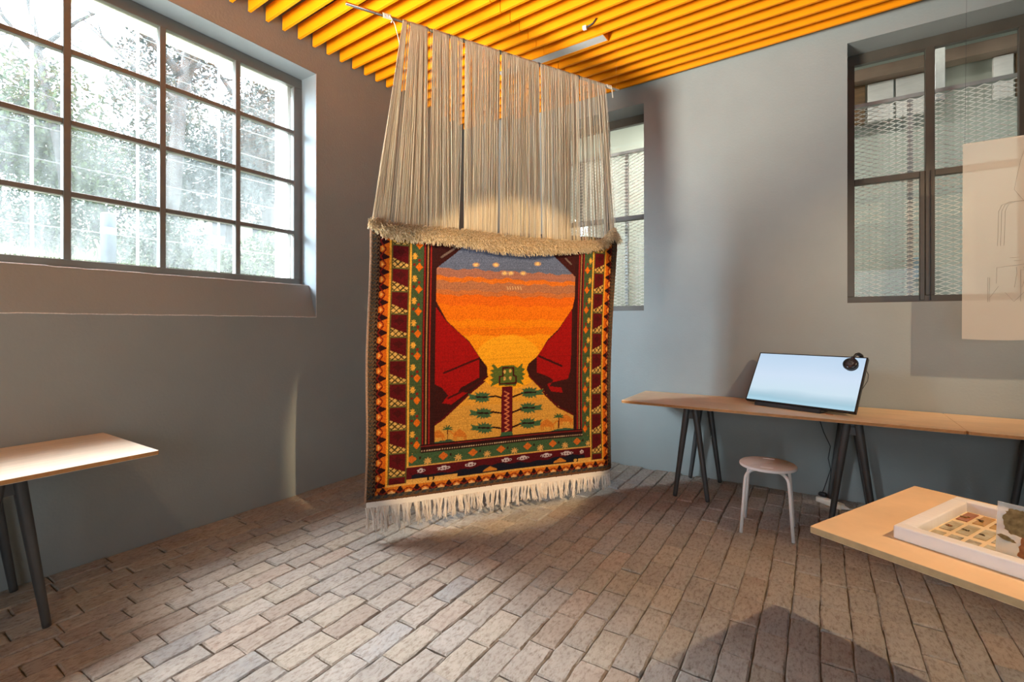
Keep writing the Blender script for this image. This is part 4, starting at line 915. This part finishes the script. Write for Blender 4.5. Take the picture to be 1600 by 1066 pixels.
tree('tree', 'thin bare tree at the far left of the window against white sky', -13.5, 3.6, 6.0, .12, None, LEAFM[1], 2600, .035, (-.3, -.8), True)
tree('tree', 'dense dark green tree behind the rightmost window panes', -12.0, 7.0, 4.1, .22, (1.9, 1.9, 1.9), LEAFM[2], 15000, .055)
tree('tree', 'broad bushy tree rising behind the middle window panes', -17.0, 8.6, 3.2, .2, (2.4, 2.2, 1.7), LEAFM[0], 14000, .065)
tree('tree', 'pale green leafy tree at the left end of the window', -15.0, 2.6, 3.0, .2, (2.6, 2.4, 1.8), LEAFM[1], 14000, .06)
tree('tree', 'round grey green tree beyond the bollard', -19.0, 5.6, 2.6, .2, (2.6, 2.4, 1.7), LEAFM[0], 12000, .07)
for i, (X, Y, r_, m_, lb) in enumerate(((-8.6, 5.2, .75, 1, 'bright green shrub low behind the rightmost bottom pane'), (-10.0, 3.9, .8, 0, 'dark shrub on the bank right of the bollard'), (-10.5, 2.4, .8, 0, 'low shrub on the bank left of the bollard'), (-9.2, 4.5, .5, 1, 'small light green shrub between the two window posts'))):
    t = thing('shrub', lb, 'shrub', (X, Y, gz(X, Y)), 0, 'shrubs on the bank'); mb = MB(); leaves(mb, (0, 0, r_ * .55), (r_, r_, r_ * .75), 3500, .035); mb.build('foliage', LEAFM[m_], t)
    mb = MB()
    for k in range(6): a = k * 1.05; mb.tube([(0, 0, -.05), (math.cos(a) * r_ * .4, math.sin(a) * r_ * .4, r_ * .7)], [.02, .006], 5)
    mb.build('stem', m_bark, t)
bo = thing('bollard', 'dark grey bollard with white band standing outside the left window', 'bollard', (-8.05, 2.50, gz(-8.05, 2.5)))
bz = 0; MB().tube([(0, 0, -.3), (0, 0, .78), (0, 0, .80)], [.085, .085, .07], 20).build('post', M('bollard_grey', (.03, .04, .055), .5), bo, True)
MB().tube([(0, 0, .52), (0, 0, .60)], .0865, 20, False).build('reflective_band', M('band_white', (.6, .6, .6), .5), bo, True)
gr = thing('window_railing', 'slim white upright posts with thin horizontal rods outside the left window', 'railing', (-4.30, 0, 1.40))
for y_ in (-.2, .36, .938, 1.511, 2.088, 2.686): MB().tube([(0, y_, .03), (0, y_, 2.6)],   .009, 8).build('post', M('rail_grey', (.34, .36, .36), .5) if 'rail_grey' not in MATS else MATS['rail_grey'], gr, True)
for z_ in np.arange(.42, 2.6, .215): MB().tube([(.012, -.6, z_), (.012, 3.4, z_)], .0038, 5).build('rod', M('rod_grey', (.16, .17, .17), .5) if 'rod_grey' not in MATS else MATS['rod_grey'], gr)
hb_ = thing('building', 'low pale building with peach tiled roof beyond the trees', 'building', (-21, 10.2, gz(-21, 10.2)))
MB().box((-2, -2.2, -.4), (2, 2.2, 1.3)).build('wall', M('pale_render', (.62, .58, .50), .8), hb_)
MB().add([(-2.3, -2.5, 1.3), (2.3, -2.5, 1.3), (2.3, 2.5, 1.3), (-2.3, 2.5, 1.3), (0, -2.5, 2.2), (0, 2.5, 2.2)], [(0, 1, 4), (3, 5, 2), (1, 2, 5, 4), (0, 4, 5, 3), (0, 3, 2, 1)]).build('roof', M('peach_tiles', (.55, .36, .24), .8), hb_)
for k in (-1.2, .3): MB().box((1.98, k, .2), (2.02, k + .8, 1.0)).build('window', m_blackg, hb_)
